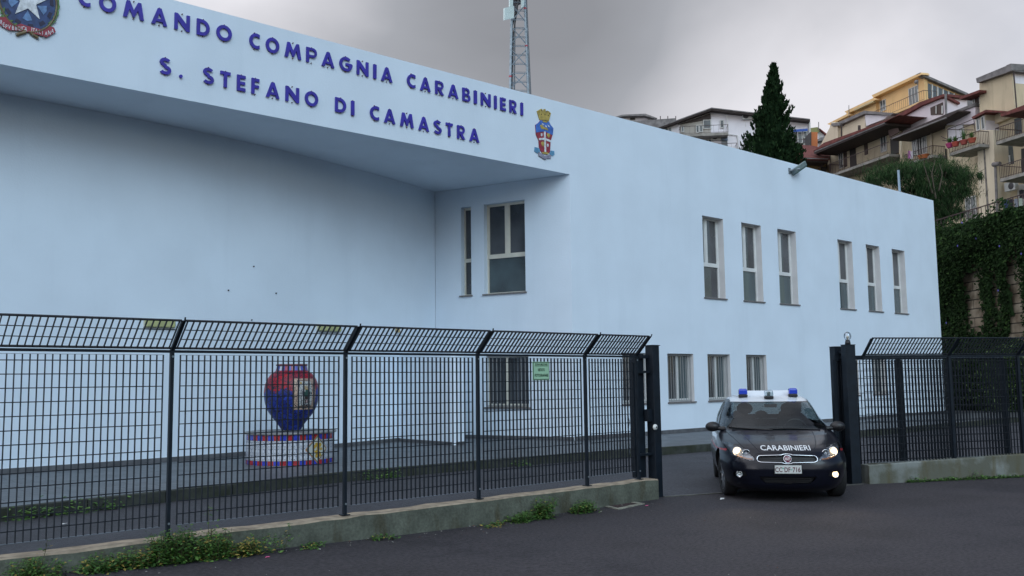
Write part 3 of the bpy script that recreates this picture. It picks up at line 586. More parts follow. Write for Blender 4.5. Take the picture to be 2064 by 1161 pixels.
for i, u in enumerate(posts):
    b = MB(); b.pbox(PL, u-.0165, u+.0165, .297, 2.10, -.022, .022); b.pbox(PL, u-.045, u+.045, .298, .306, -.05, .05)
    ln = Vector((0, -.28, .285)); b.frame(PL.w(u-.018, 2.085, -.024), (.036, 0, 0), PL.n*.045, ln)
    b.frame(PL.w(u-.006, 2.085, .02)+ln, (.012, 0, 0), (0, -.012, 0), (0, -.01, .03))
    o = b.build('post', M['fence'], fl_)
    q = MB()
    for z in (.42, 2.03): q.tube([PL.w(u, z, .024), PL.w(u, z, .032)], .012, 6)
    q.build('bolt', M['galv'], o)
    if i < len(posts)-1:
        v = posts[i+1]; mesh_panel(PL, u+.085, v-.085, .40 if i < 6 else .42, 2.045, fl_)
        slant(PL, u+.04, v-.04, (.02, 2.11), (.28, 2.365), fl_)
        b = MB(); b.pbox(PL, u+.0165, v-.0165, 2.068, 2.094, -.018, .018); b.build('rail', M['fence'], fl_)

# left gate posts
gp = thing('gate_post', 'dark square steel gate post with intercom, left side of the entrance', 'gate post', (10.79, 9.1, 0))
b = MB(); b.box(10.715, 10.865, 9.02, 9.17, -.02, 2.25); b.box(10.70, 10.88, 9.005, 9.185, 2.25, 2.262); b.build('post', M['fence'], gp, bevel=.008)
b = MB(); b.box(10.50, 10.66, 9.16, 9.30, .295, 2.13); b.box(10.455, 10.50, 9.2, 9.25, .295, 2.0); b.build('guide_post', M['fence'], gp, bevel=.006)
for q in ((10.44, 10.715, 9.08, 9.14, .62, .655), (10.44, 10.715, 9.08, 9.14, 1.84, 1.875), (10.62, 10.715, 9.06, 9.14, 1.12, 1.30), (10.55, 10.715, 9.10, 9.2, 2.06, 2.11)):
    b = MB(); b.box(*q); b.build('bracket', M['fence'], gp)
ip = on_y(1322, 861, 9.0)
b = MB(); b.lathe([(0, .035), (.02, .034), (.03, .024), (.042, .018), (.044, 0)], (ip.x, 9.02, ip.z), (0, -1, 0), 18); ic = b.build('intercom', mat('intercom_white', (.62, .64, .62), .4), gp)
b = MB(); b.lathe([(0, .003), (.012, .003), (.014, 0)], (ip.x, 8.986, ip.z), (0, -1, 0), 12); b.build('camera_lens', M['black'], ic)
# chain hanging by the gate
b = MB(); c0 = on_y(1264, 725, 9.06); b.tube([c0+Vector((.012*sin(i*2.2), .01*cos(i*1.3), -i*.075)) for i in range(21)], .006, 5); tag(b.build('chain', M['galv_d']), 'thin rusty chain hanging down the last fence panel beside the gate', 'chain')

# prohibition sign on the fence
sg = thing('warning_sign', 'small pale green ZONA MILITARE VIETATO FOTOGRAFARE plate wired on the fence', 'sign', (8.38, 9.0, 1.87))
b = MB(); b.box(8.23, 8.535, 8.985, 8.995, 1.755, 2.0); b.build('plate', mat('sign_green', (.34, .56, .38), .5, var=.06), sg, bevel=.003)
b = MB()
for q in ((8.235, 8.53, 1.762, 1.769), (8.235, 8.53, 1.986, 1.993), (8.235, 8.242, 1.762, 1.993), (8.523, 8.53, 1.762, 1.993), (8.26, 8.505, 1.940, 1.944)): b.box(q[0], q[1], 8.981, 8.984, q[2], q[3])
for s, h, z, sx in (('ZONA MILITARE', .024, 1.951, .92), ('VIETATO', .036, 1.874, .62), ('FOTOGRAFARE', .036, 1.802, .70)):
    vs, fs = textmesh(s, h, .03); b.add([(8.383+x*sx, 8.9825, z+y) for x, y, _ in vs], fs)
b.build('sign_text', mat('sign_ink', (.01, .03, .015), .5), sg)

# right-hand gate posts, lamp, fence and open sliding gate
g2 = thing('gate_post', 'pair of dark steel posts holding the sliding gate, right side of the entrance', 'gate post', (14.4, 7.8, 0))
uB0, _ = PR_.uv(1709, 800, .03); uB1, _ = PR_.uv(1728, 800, .03); uA0, _ = PR_.uv(1686, 800, -.28); uA1, _ = PR_.uv(1706, 800, -.28)
b = MB(); b.pbox(PR_, uB0, uB1, -.02, 2.27, -.10, .04); b.pbox(PR_, uB0-.008, uB1+.008, 2.27, 2.28, -.108, .048); b.build('post', M['fence'], g2, bevel=.006)
b = MB(); b.pbox(PR_, uA0, uA1, -.02, 2.25, -.42, -.27); b.pbox(PR_, uA0-.008, uA1+.008, 2.25, 2.26, -.428, -.262); b.build('post', M['fence'], g2, bevel=.006)
b = MB(); um = (uA0+uB1)/2; b.pbox(PR_, um-.02, um+.03, 2.14, 2.18, -.30, -.08); b.pbox(PR_, um-.05, um+.06, 2.05, 2.09, -.30, -.08); b.pbox(PR_, um-.02, um+.02, .55, .62, -.30, -.08); b.build('guide_bracket', M['fence'], g2)
ul = (uB0+uB1)/2
lm = thing('signal_lamp', 'clear round signal lamp standing on the right gate post', 'lamp', tuple(PR_.w(ul, 2.28, -.03)))
b = MB(); b.lathe([(0, 0), (.045, 0), (.045, .03), (.035, .075), (0, .075)], PR_.w(ul, 2.28, -.03), seg=16); b.build('lamp_base', M['black'], lm)
b = MB(); b.sphere(PR_.w(ul, 2.418, -.03), (.06, .06, .075), 18); b.build('lamp_glass', glassmat('clear_dome', (.9, .93, .95), .12, .08), lm)
b = MB(); b.sphere(PR_.w(ul, 2.40, -.03), .025, 10); b.tube([PR_.w(ul, 2.35, -.03), PR_.w(ul, 2.39, -.03)], .014, 8); b.build('bulb', mat('bulb_metal', (.5, .45, .35), .3), lm)
tw = thing('hazard_sign', 'tiny yellow triangle warning sticker plate on the sliding gate', 'sign', tuple(PR_.w(0, 1.2, -.2)))
ut, zt = PR_.uv(1711.5, 824, -.24)
b = MB(); b.pbox(PR_, ut-.05, ut+.05, zt-.07, zt+.06, -.25, -.245); b.build('plate', mat('plate_grey', (.35, .38, .3), .5), tw)
b = MB(); b.pprism(PR_, [(ut-.043, zt-.035), (ut+.043, zt-.035), (ut, zt+.045)], -.244, -.241); b.build('triangle', mat('triangle_yellow', (.65, .42, .02), .5), tw)
b = MB(); b.pbox(PR_, ut-.005, ut+.005, zt-.015, zt+.022, -.240, -.238); b.build('triangle_mark', M['black'], tw)

fr_ = thing('metal_fence', 'dark steel grid fence with slanted top right of the gate, ivy wall behind', 'fence', (14.42, 7.72, .3))
uP = [.04, PR_.uv(1918, 820)[0], PR_.uv(2057, 820)[0]]; uP.append(uP[2]+1.9)
for i, u in enumerate(uP):
    if i > 0:
        b = MB(); b.pbox(PR_, u-.024, u+.024, .32, 2.10, -.024, .024); b.frame(PR_.w(u-.022, 2.085, -.024), PR_.d*.044, PR_.n*.05, PR_.n*.26+Vector((0, 0, .275))); b.build('post', M['fence'], fr_)
    if i < len(uP)-1:
        v = uP[i+1]; mesh_panel(PR_, u+.04, v-.05, .34+.03*i, 2.05, fr_); slant(PR_, u+.03 if i else u+.06, v-.03, (.02, 2.11), (.27, 2.37), fr_)
        b = MB(); b.pbox(PR_, u+.022, v-.022, 2.065, 2.10, -.018, .018); b.build('rail', M['fence'], fr_)
b = MB(); u = .07; b.frame(PR_.w(u, 2.085, -.024), PR_.d*.035, PR_.n*.05, PR_.n*.26+Vector((0, 0, .285))); b.build('post', M['fence'], fr_)
sgt = thing('sliding_gate', 'open dark steel grid sliding gate parked behind the right fence', 'gate', tuple(PR_.w(0, 0, -.3)))
gN = -.22; ug = [uB1-.25]+[PR_.uv(x, 820, gN)[0] for x in (1815, 1917, 2026)]
b = MB()
for u in ug: b.pbox(PR_, u-.035, u+.035, .12, 2.03, gN-.03, gN+.03)
b.pbox(PR_, ug[0], ug[-1], 2.03, 2.10, gN-.03, gN+.03); b.pbox(PR_, ug[0], ug[-1], .08, .16, gN-.03, gN+.03); b.build('gate_frame', M['fence'], sgt)
for i in range(3): mesh_panel(PR_, ug[i]+.07, ug[i+1]-.07, .18, 2.02, sgt, n=gN)

# ============================================================ MANHOLE, LITTER
mh = [on_z(*p, 0) for p in ((1192, 1015), (1236, 1007), (1300, 1016), (1246, 1028))]
def ring(pts, ins): c = sum(pts, Vector())/len(pts); return [p+(c-p)*ins for p in pts]
b = MB(); o1 = [p+Vector((0, 0, .012)) for p in mh]; o2 = ring(o1, .22)
for i in range(4): j = (i+1) % 4; b.prism([o1[i], o1[j], o2[j], o2[i]], (0, 0, -.05))
mo = thing('manhole', 'square manhole in a pale worn frame sunk in the asphalt before the gate wall', 'manhole', tuple(mh[0])); b.build('frame', mat('manhole_frame', (.26, .26, .21), .9, var=.35, scale=8, bump=.3), mo)
b = MB(); b.prism([p-Vector((0, 0, .006)) for p in ring(o1, .23)], (0, 0, -.03)); b.build('cover', mat('manhole_cover', (.045, .025, .025), .9, var=.5, scale=9, bump=.5), mo)
lit = [((1302, 1019), 'bright pink scrap of paper beside the manhole', (.75, .12, .28), .035), ((700, 1079), None, 0, 0)]
def scrap(px, py, s, col, lab, seed, z=0, nm='litter_scrap'):
    R_ = random.Random(seed); p = on_z(px, py, z+zroad(*on_z(px, py, z).xy)+.006); b = MB(); pts = []
    for i in range(6): a = i*pi/3+R_.uniform(-.3, .3); q = s*R_.uniform(.5, 1); pts.append(p+Vector((q*cos(a), q*sin(a)*.6, R_.uniform(0, s*.35))))
    b.prism(pts, (0, 0, .003)); o = b.build(nm, col); tag(o, lab, 'litter')
LW, LP_, LPK = mat('litter_white', (.55, .56, .56), .7), mat('litter_pink', (.72, .12, .28), .6), mat('litter_pale_pink', (.5, .3, .3), .7)
scrap(1304, 1020, .035, LP_, 'bright pink scrap lying just right of the manhole', 1)
scrap(539, 1124, .03, LP_, 'small reddish pink scrap under the tall weeds', 2)
scrap(1122, 1034, .045, LPK, 'pale pink scrap at the foot of the low wall between two weeds', 3)
scrap(129, 1057, .05, LW, 'white strip of paper on the asphalt inside the left fence', 4)
scrap(1456, 1007, .06, LW, 'pale scrap on the asphalt before the car front wheel', 5)
scrap(1058, 1046, .05, LW, 'pale round scrap at the wall foot below the widest green weed', 6)
b = MB(); R_ = random.Random(5)
for i in range(260):
    x = R_.uniform(1.5, 10.5); y = 8.88-abs(R_.gauss(0, .22)); s = R_.uniform(.006, .018); p = Vector((x, y, zroad(x, y)+.003))
    b.add([p+Vector((s*cos(a+i), s*sin(a+i)*.7, R_.uniform(0, s))) for a in (0, 2.1, 4.2)], [(0, 1, 2)], 0 if i % 3 else 1)
for i in range(150):
    x = R_.uniform(2, 14); y = R_.uniform(4, 8.5); s = R_.uniform(.004, .010); p = Vector((x, y, zroad(x, y)+.003)); b.add([p+Vector((s*cos(a), s*sin(a), R_.uniform(0, s))) for a in (0, 2.1, 4.2)], [(0, 1, 2)], 0 if i % 4 == 0 else 1)
o = b.build('gravel', [mat('grit_pale', (.30, .29, .27), .9), mat('leaf_litter', (.10, .05, .035), .9)]); o['kind'] = 'stuff'; tag(o, 'fine pale grit and dead leaf bits scattered along the wall foot', 'grit')

# ============================================================ VASE ON ITS PEDESTAL
pc = Vector((8.93, 16.98, .17)); PRAD = .865; PH = .60
pv = thing('pedestal', 'round tiled pedestal with red and blue bands under the mosaic vase', 'pedestal', tuple(pc))
def cylpatch(b, a0, a1, z0, z1, r, mi=0, k=None, c=pc):
    k = k or max(1, int((a1-a0)/.06)); vs = []
    for i in range(k+1): a = a0+(a1-a0)*i/k; vs += [(c.x+r*cos(a), c.y+r*sin(a), c.z+z0), (c.x+r*cos(a), c.y+r*sin(a), c.z+z1)]
    b.add(vs, [(2*i, 2*i+2, 2*i+3, 2*i+1) for i in range(k)], mi)
tb = mat('tile_white', (.50, .54, .60), .25, spec=.6, coat=.3); tr_, tbl = mat('tile_red', (.34, .02, .03), .25, var=.3, scale=20, coat=.3), mat('tile_blue', (.03, .05, .42), .25, var=.3, scale=20, coat=.3)
b = MB(); cylpatch(b, 0, 2*pi, 0, PH, PRAD-.01, 0, 96); b.build('drum', mat('grout', (.25, .26, .28), .8), pv)
nt_ = 44
for q0, q1, sh in ((.012, .095, 0), (PH-.115, PH-.012, 1)):
    b = MB()
    for i in range(nt_): cylpatch(b, 2*pi*(i+.03)/nt_, 2*pi*(i+.97)/nt_, q0, q1, PRAD, (i+sh) % 2, 2)
    b.build('tile_band', [tr_, tbl], pv)
b = MB()
for i in range(nt_*1):
    for j in range(3):
        a0, a1 = 2*pi*(i+.03)/nt_, 2*pi*(i+.97)/nt_; z0 = .105+j*.125; cylpatch(b, a0, a1, z0, z0+.119, PRAD, 0, 2)
# painted anchor-like pattern on the white tiles
for i in range(nt_):
    am_ = 2*pi*(i+.5)/nt_; wq = .012
    for j in range(3):
        zc = .165+j*.125
        cylpatch(b, am_-.006, am_+.006, zc-.045, zc+.045, PRAD+.002, 1, 1); cylpatch(b, am_-.035, am_+.035, zc+.018, zc+.026, PRAD+.0025, 1, 1)
        for sg_ in (-1, 1):
            for dz in (-.04, .035): cylpatch(b, am_+sg_*.04-.012, am_+sg_*.04+.012, zc+dz-.006, zc+dz+.008, PRAD+.002, 1, 1)
b.build('tile_field', [tb, mat('motif_ink', (.08, .10, .17), .4)], pv)
b = MB(); b.lathe([(0, PH-.005), (PRAD+.035, PH-.005), (PRAD+.045, PH+.008), (PRAD+.035, PH+.028), (0, PH+.03)], pc, seg=96, smooth=False); b.build('top_slab', mat('slab_stone', (.20, .205, .21), .5, var=.3, scale=4), pv)
aF = atan2(-pc.y, -pc.x)            # direction to the camera
def dia(r, s, mi, b, ac, zc, hz, ha):
    V = []; k = 8
    def P_(a, z): return (pc.x+r*cos(a), pc.y+r*sin(a), pc.z+z)
    vs = []; fs = []
    for i in range(k+1):
        q = -1+2*i/k; h = (1-abs(q))*hz*s; vs += [P_(ac+q*ha*s, zc-h), P_(ac+q*ha*s, zc+h)]
    b.add(vs, [(2*i, 2*i+2, 2*i+3, 2*i+1) for i in range(k)], mi)
ac = aF+.62; b = MB(); dia(PRAD+.006, 1, 0, b, ac, .30, .27, .30); dia(PRAD+.009, .92, 1, b, ac, .30, .27, .30); dia(PRAD+.012, .84, 2, b, ac, .30, .27, .30)
b.build('diamond_panel', [mat('dia_orange', (.40, .16, .05), .4), mat('dia_green', (.05, .14, .12), .4), mat('dia_white', (.50, .53, .50), .4, var=.2)], pv)
b = MB(); R_ = random.Random(8)
for (da, dz, s) in ((-.02, .09, .05), (.07, .08, .045), (-.09, .05, .04), (.02, .02, .05), (-.03, -.05, .045), (.05, -.10, .06), (-.02, -.13, .045), (.1, 0, .035), (-.1, -.03, .03)):
    k = 9; cc_ = [(ac+da+s*1.1*cos(2*pi*i/k)*R_.uniform(.7, 1.1), .30+dz+s*sin(2*pi*i/k)*R_.uniform(.7, 1.1)) for i in range(k)]
    b.add([(pc.x+(PRAD+.018)*cos(a), pc.y+(PRAD+.018)*sin(a), pc.z+z) for a, z in cc_], [tuple(range(k))])
b.build('panel_figure', mat('dia_gold', (.42, .27, .03), .4, var=.4, scale=30), pv)

vc = pc+Vector((.02, .02, PH+.03)); vs_ = thing('mosaic_vase', 'big mosaic urn, red shoulders and blue lower body, standing on the tiled pedestal', 'vase', tuple(vc))
VH = 1.40
prof = [(.0, 0), (.19, 0), (.20, .02), (.235, .09), (.30, .19), (.385, .30), (.47, .43), (.525, .58), (.552, .76), (.55, .88), (.532, 1.0), (.485, 1.12), (.425, 1.21), (.36, 1.265), (.328, 1.29)]
def smoothprof(p, n=4): return [(v.x, v.y) for v in catmull([(a, c, 0) for a, c in p], n)]
SPf = smoothprof(prof[2:], 5)
def vr(z):
    for i in range(len(SPf)-1):
        if SPf[i][1] <= z <= SPf[i+1][1]: q = (z-SPf[i][1])/(SPf[i+1][1]-SPf[i][1]+1e-9); return SPf[i][0]+q*(SPf[i+1][0]-SPf[i][0])
    return .32
def mosaic(name, c1, c2, sc=9):
    m = bpy.data.materials.new(name); m.use_nodes = True; t = m.node_tree; k = t.links.new; p = t.nodes['Principled BSDF']
    tcn = t.nodes.new('ShaderNodeTexCoord'); v = t.nodes.new('ShaderNodeTexVoronoi'); v.feature = 'DISTANCE_TO_EDGE'; v.inputs['Scale'].default_value = sc; k(tcn.outputs['Object'], v.inputs['Vector'])
    v2 = t.nodes.new('ShaderNodeTexVoronoi'); v2.inputs['Scale'].default_value = sc; k(tcn.outputs['Object'], v2.inputs['Vector'])
    mx = t.nodes.new('ShaderNodeMix'); mx.data_type = 'RGBA'; sp = t.nodes.new('ShaderNodeSeparateColor'); k(v2.outputs['Color'], sp.inputs[0]); k(sp.outputs[0], mx.inputs[0]); mx.inputs[6].default_value = (*c1, 1); mx.inputs[7].default_value = (*c2, 1)
    lt = t.nodes.new('ShaderNodeMath'); lt.operation = 'LESS_THAN'; k(v.outputs['Distance'], lt.inputs[0]); lt.inputs[1].default_value = .045
    m2 = t.nodes.new('ShaderNodeMix'); m2.data_type = 'RGBA'; k(lt.outputs[0], m2.inputs[0]); k(mx.outputs[2], m2.inputs[6]); m2.inputs[7].default_value = (.012, .012, .03, 1); k(m2.outputs[2], p.inputs['Base Color'])
    p.inputs['Roughness'].default_value = .38; p.inputs['Specular IOR Level'].default_value = .3; bp = t.nodes.new('ShaderNodeBump'); bp.inputs['Strength'].default_value = .6; bp.inputs['Distance'].default_value = .01; k(v.outputs['Distance'], bp.inputs['Height']); k(bp.outputs[0], p.inputs['Normal']); return m
mr_, mb_ = mosaic('mosaic_red', (.32, .008, .018), (.20, .018, .04), 13), mosaic('mosaic_blue', (.02, .045, .30), (.008, .018, .14), 9)
seg = 96; zs = [z for _, z in SPf]; b = MB(); vs = []
for r, z in SPf:
    for j in range(seg): a = 2*pi*j/seg; vs.append((vc.x+r*cos(a), vc.y+r*sin(a), vc.z+z))
R_ = random.Random(4); edge = [.86+.05*math.sin(j*.55)+R_.uniform(-.025, .025) for j in range(seg)]
for i in range(len(SPf)-1):
    for j in range(seg): b.f.append((i*seg+j, i*seg+(j+1) % seg, (i+1)*seg+(j+1) % seg, (i+1)*seg+j)); b.m.append(0 if SPf[i][1] > edge[j] else 1); b.sm.append(True)
b.v = vs; b.build('urn_body', [mr_, mb_], vs_)
b = MB(); b.lathe([(.325, 1.285), (.30, 1.395), (.318, 1.40), (.32, 1.43), (.30, 1.435), (.26, 1.43), (.25, 1.30)], vc, seg=64); b.build('rim', mat('rim_terracotta', (.14, .05, .06), .5), vs_)
b = MB()
for i in range(30):
    a0, a1 = 2*pi*(i+.06)/30, 2*pi*(i+.94)/30; mi = (0, 1, 0, 1, 2, 1)[i % 6]; q0, q1 = .326, .304; k = 2; V = []
    for j in range(k+1):
        a = a0+(a1-a0)*j/k; V += [(vc.x+q0*cos(a), vc.y+q0*sin(a), vc.z+1.295), (vc.x+q1*cos(a), vc.y+q1*sin(a), vc.z+1.39)]
    b.add(V, [(0, 2, 3, 1), (2, 4, 5, 3)], mi)
b.build('neck_tiles', [mat('neck_pink', (.30, .05, .09), .3), mat('neck_blue', (.07, .09, .38), .3), mat('neck_white', (.45, .48, .55), .3)], vs_)
def vpatch(b, a0, a1, z0, z1, off, mi=0, skew=0, nz=10, na=8):
    V = []
    for i in range(nz+1):
        z = z0+(z1-z0)*i/nz
        for j in range(na+1): a = a0+(a1-a0)*j/na+skew*(i/nz-.5); r = vr(z)+off; V.append((vc.x+r*cos(a), vc.y+r*sin(a), vc.z+z))
    b.add(V, [(i*(na+1)+j, i*(na+1)+j+1, (i+1)*(na+1)+j+1, (i+1)*(na+1)+j) for i in range(nz) for j in range(na)], mi, True)
pa = aF+.50; b = MB(); vpatch(b, pa-.44, pa+.52, .46, 1.12, .007, 0, -.04)
b.build('picture_panel', mosaic('panel_cream', (.42, .31, .24), (.36, .27, .22), 16), vs_)
b = MB(); vpatch(b, pa-.24, pa+.30, .55, 1.06, .011, 0, -.04); b.build('panel_field', mosaic('panel_white', (.42, .44, .44), (.36, .38, .38), 14), vs_)
b = MB()
vpatch(b, pa-.27, pa-.25, .50, 1.08, .014, 2, -.05, 10, 1); vpatch(b, pa-.16, pa-.14, .55, .85, .014, 2, -.06, 10, 1); vpatch(b, pa-.26, pa+.30, .525, .54, .014, 2, 0, 1, 8); vpatch(b, pa-.2, pa+.24, 1.07, 1.08, .014, 2, 0, 1, 8)
vpatch(b, pa-.06, pa+.20, .74, .84, .015, 0, .05, 4, 6); vpatch(b, pa-.02, pa+.16, .68, .74, .016, 2, 0, 2, 4); vpatch(b, pa+.0, pa+.16, .82, .88, .016, 0, 0, 2, 4)
for q in (-.02, .05, .12): vpatch(b, pa+q, pa+q+.04, .90, .97, .016, 1, 0, 1, 1)
vpatch(b, pa-.02, pa+.17, .885, .905, .016, 1, 0, 1, 4); vpatch(b, pa+.0, pa+.15, .60, .67, .016, 2, -.04, 2, 4); vpatch(b, pa+.04, pa+.10, .61, .66, .018, 3, 0, 1, 1); vpatch(b, pa-.20, pa-.12, 1.0, 1.05, .016, 1, 0, 1, 1)
b.build('panel_crest', [mat('crest_green', (.02, .06, .05), .4), mat('crest_gold', (.30, .20, .07), .4), mat('crest_dark', (.03, .02, .02), .4), mat('crest_white', (.4, .3, .3), .4)], vs_)

# ============================================================ WEEDS
# the urn is a touch squatter than first modelled
for o_ in [vs_]: o_.scale = (.98, .98, .93)
LFm = [mat('weed_leaf', (.038, .105, .016), .6, var=.4, scale=30), mat('weed_leaf_light', (.08, .17, .028), .6, var=.3, scale=30), mat('weed_leaf_yellow', (.26, .20, .04), .7), mat('weed_stem', (.07, .07, .03), .8)]
def weed(px, py, w_, h_, n, seed, lab, tall=0, spread=1., yz=8.80, yel=.06, zb=None, name='weed', ls=.024, z0=0, dp=.14):
    R_ = random.Random(seed); p = on_y(px, py, yz); base = Vector((p.x, yz, zroad(p.x, yz)+z0 if zb is None else zb)); root = thing(name, lab, 'weed', tuple(base), group='weeds along the walls')
    fb = MB(); sb = MB(); stems = []
    for i in range(max(5, n//35)):
        hh = h_*R_.uniform(.45, 1.0) if i or not tall else tall; bx = R_.uniform(-.5, .5)*w_; p0 = base+Vector((bx, R_.uniform(-dp, .04), -.01)); lean = Vector((R_.uniform(-.3, .3)+bx*.4, R_.uniform(-.35, .1), 1))*hh
        pts = [p0+lean*q+Vector((sin(q*4+i)*.015, 0, 0)) for q in (0, .35, .7, 1)]; sb.tube(pts, [.004, .003, .0025, .0015], 4); stems.append((pts, hh))
    for i in range(n):
        pts, hh = stems[R_.randrange(len(stems))]; q = R_.random()**.8; s = q*3; j = min(2, int(s)); c = pts[j].lerp(pts[j+1], s-j)+Vector((R_.gauss(0, .045), R_.gauss(0, .04), R_.gauss(0, .02)))*(1.15-q*.6)
        if c.z < base.z+.005: c.z = base.z+.01
        if c.y > 8.885 and yz < 9: c.y = 8.88-R_.random()*.05
        a = R_.uniform(0, 2*pi); l = ls*R_.uniform(.6, 1.4)*(1.1-.4*q); wd = l*.45; d = Vector((cos(a), sin(a), R_.uniform(-.4, .7))).normalized(); sd_ = d.cross(Vector((R_.uniform(-.4, .4), R_.uniform(-.6, .2), 1))).normalized()
        mi = 2 if R_.random() < yel else (1 if R_.random() < .35 else 0); tip = c+d*l*1.8-Vector((0, 0, l*.3))
        fb.add([c, c+d*l*.8+sd_*wd, tip, c+d*l*.8-sd_*wd], [(0, 1, 2, 3)], mi)
    fb.build('foliage', LFm[:3], root); sb.build('stem', LFm[3], root); return root
weed(75, 1130, .40, .20, 900, 11, 'low dark weed clump at the far left end of the wall foot', tall=.34)
weed(345, 1100, .36, .34, 2600, 12, 'bushy bright green weed climbing the wall below the left fence post', tall=.36, yel=.03)
weed(425, 1085, .26, .30, 1700, 13, 'tall weed with a single stem rising above the wall beside the bushy one', tall=.52, yel=.10)
weed(490, 1088, .26, .20, 800, 14, 'yellowing ragged weed at the wall foot right of the tall weed', yel=.4)
weed(535, 1080, .24, .20, 260, 15, 'thin sparse weed with bare red stems against the low wall', tall=.3, yel=.15)
weed(215, 1118, .45, .17, 1000, 16, 'low spreading dark weed between the far left clump and the bushy weed', yel=.1)
weed(275, 1112, .28, .20, 800, 22, 'small weed with orange tinged leaves left of the bushy weed', yel=.18)
weed(770, 1060, .30, .05, 120, 17, 'faint creeping weed at the wall foot below the second fence post', yel=.15)
weed(620, 1096, .30, .05, 150, 23, 'flat green weed creeping over the asphalt edge', yel=.15)
weed(1045, 1040, .32, .14, 900, 18, 'low green weed patch at the wall foot, left of the upright weed', yel=.03)
weed(1092, 1030, .26, .28, 1300, 19, 'upright green weed near the right end of the low wall', yel=.03)
weed(1168, 1018, .30, .19, 900, 20, 'leafy green weed at the wall foot just left of the manhole', yel=.03)
weed(985, 1045, .4, .05, 120, 21, 'dry straggly grass tuft at the wall foot', yel=.4)
for i, (px, py, lab) in enumerate(((60, 1035, 'creeping weed by the kerb seen through the far left fence panel'), (145, 1028, 'second creeping weed along the kerb in the far left panel'), (215, 1010, 'small leafy weed growing on the kerb edge near the first post'), (745, 965, 'faint weed at the kerb right of the second fence post'), (785, 958, 'bright green weed at the kerb in front of the wing wall'), (1050, 935, 'dark weed by the kerb under the barred alcove window'))):
    p = on_z(px, py, .0); ky = None
    for j in range(n_-1 if False else len(KL)-1):
        if KL[j][0] <= p.x <= KL[j+1][0]: ky = KL[j][1]+(KL[j+1][1]-KL[j][1])*(p.x-KL[j][0])/(KL[j+1][0]-KL[j][0])
    d = ray(px, py); tt = (ky-.06)/d.y; X_ = d.x*tt
    R_ = random.Random(90+i); root = thing('weed', lab, 'weed', (X_, ky-.06, 0), group='weeds along the kerb'); fb = MB()
    for q in range((90, 60, 90, 40, 90, 50)[i]):
        c = Vector((X_+R_.gauss(0, .18 if i < 2 else .12), ky-.05-abs(R_.gauss(0, .05)), abs(R_.gauss(.03, .07)))); a = R_.uniform(0, 6.28); l = .035*R_.uniform(.5, 1.2); d = Vector((cos(a), sin(a), R_.uniform(-.3, .6))); s_ = d.cross(Vector((0, -.5, 1))).normalized()
        fb.add([c, c+d*l+s_*l*.5, c+d*l*2, c+d*l-s_*l*.5], [(0, 1, 2, 3)], 1 if R_.random() < .3 else 0)
    fb.build('foliage', LFm[:2], root)
# moss and small growth at the foot of the right wall
R_ = random.Random(77); fb = MB()
for q in range(2600):
    u = R_.uniform(.7, 4.8); s = .35+.65*abs(sin(u*2.1+.5)*sin(u*5.3)); n = .105+abs(R_.gauss(0, .05))*s; z = max(.004, abs(R_.gauss(0, .045))*s+(.10-n if n < .12 else 0)); c = PR_.w(u, z, n); a = R_.uniform(0, 6.28); l = .016*R_.uniform(.5, 1.3); d = Vector((cos(a), sin(a), R_.uniform(-.2, .8))); s_ = d.cross(Vector((0, -.5, 1))).normalized()
    fb.add([c, c+d*l+s_*l*.6, c+d*l*2, c+d*l-s_*l*.6], [(0, 1, 2, 3)], 1 if R_.random() < .3 else 0)
o = fb.build('ground_cover', LFm[:2]); o['kind'] = 'stuff'; tag(o, 'thin green strip of small weeds along the foot of the right low wall', 'ground cover')
# ============================================================ POLICE CAR
TH = 3.825; CO = 2.15; NOSE = Vector((11.476, 7.274, 0)); FWD = Vector((cos(TH), sin(TH), 0))
car = thing('police_car', 'navy and white police hatchback with lit headlights and roof beacons driving out of the gate', 'police car', tuple(NOSE-FWD*CO), rz=TH)
TB = np.array([  # z, x front, x rear, half width
 (.14, -.20, -4.05, .74), (.19, -.09, -4.18, .815), (.25, -.045, -4.25, .855), (.34, -.02, -4.29, .892), (.46, 0, -4.32, .922), (.56, -.015, -4.32, .932), (.64, -.045, -4.31, .928),
 (.70, -.095, -4.30, .916), (.745, -.175, -4.29, .912), (.79, -.33, -4.27, .906), (.83, -.53, -4.25, .90), (.865, -.74, -4.23, .893), (.895, -.90, -4.20, .885), (.92, -1.12, -4.17, .872),
 (.945, -1.25, -4.14, .862), (.97, -1.30, -4.11, .845), (1.03, -1.38, -4.06, .822), (1.10, -1.49, -3.98, .795), (1.18, -1.63, -3.88, .762), (1.26, -1.79, -3.78, .727), (1.33, -1.95, -3.68, .690),
 (1.375, -2.07, -3.60, .660), (1.41, -2.18, -3.50, .625), (1.44, -2.30, -3.38, .57), (1.46, -2.42, -3.22, .455), (1.473, -2.58, -3.05, .36), (1.48, -2.72, -2.92, .20)])
zg = np.concatenate([np.arange(.14, .70, .012), np.arange(.70, .99, .004), np.arange(.99, 1.38, .012), np.arange(1.38, 1.4801, .004)]); zf_ = np.linspace(.14, 1.48, 2000)
def smi(col, sg=.008):
    v = np.interp(zf_, TB[:, 0], TB[:, col]); k = int(sg/(zf_[1]-zf_[0])*3); kx = np.arange(-k, k+1); g = np.exp(-.5*(kx/(k/3))**2); g /= g.sum()
    vp = np.concatenate([2*v[0]-v[k:0:-1], v, 2*v[-1]-v[-2:-k-2:-1]]); return np.convolve(vp, g, 'valid')
XF, XR, HB = smi(1), smi(2), smi(3)
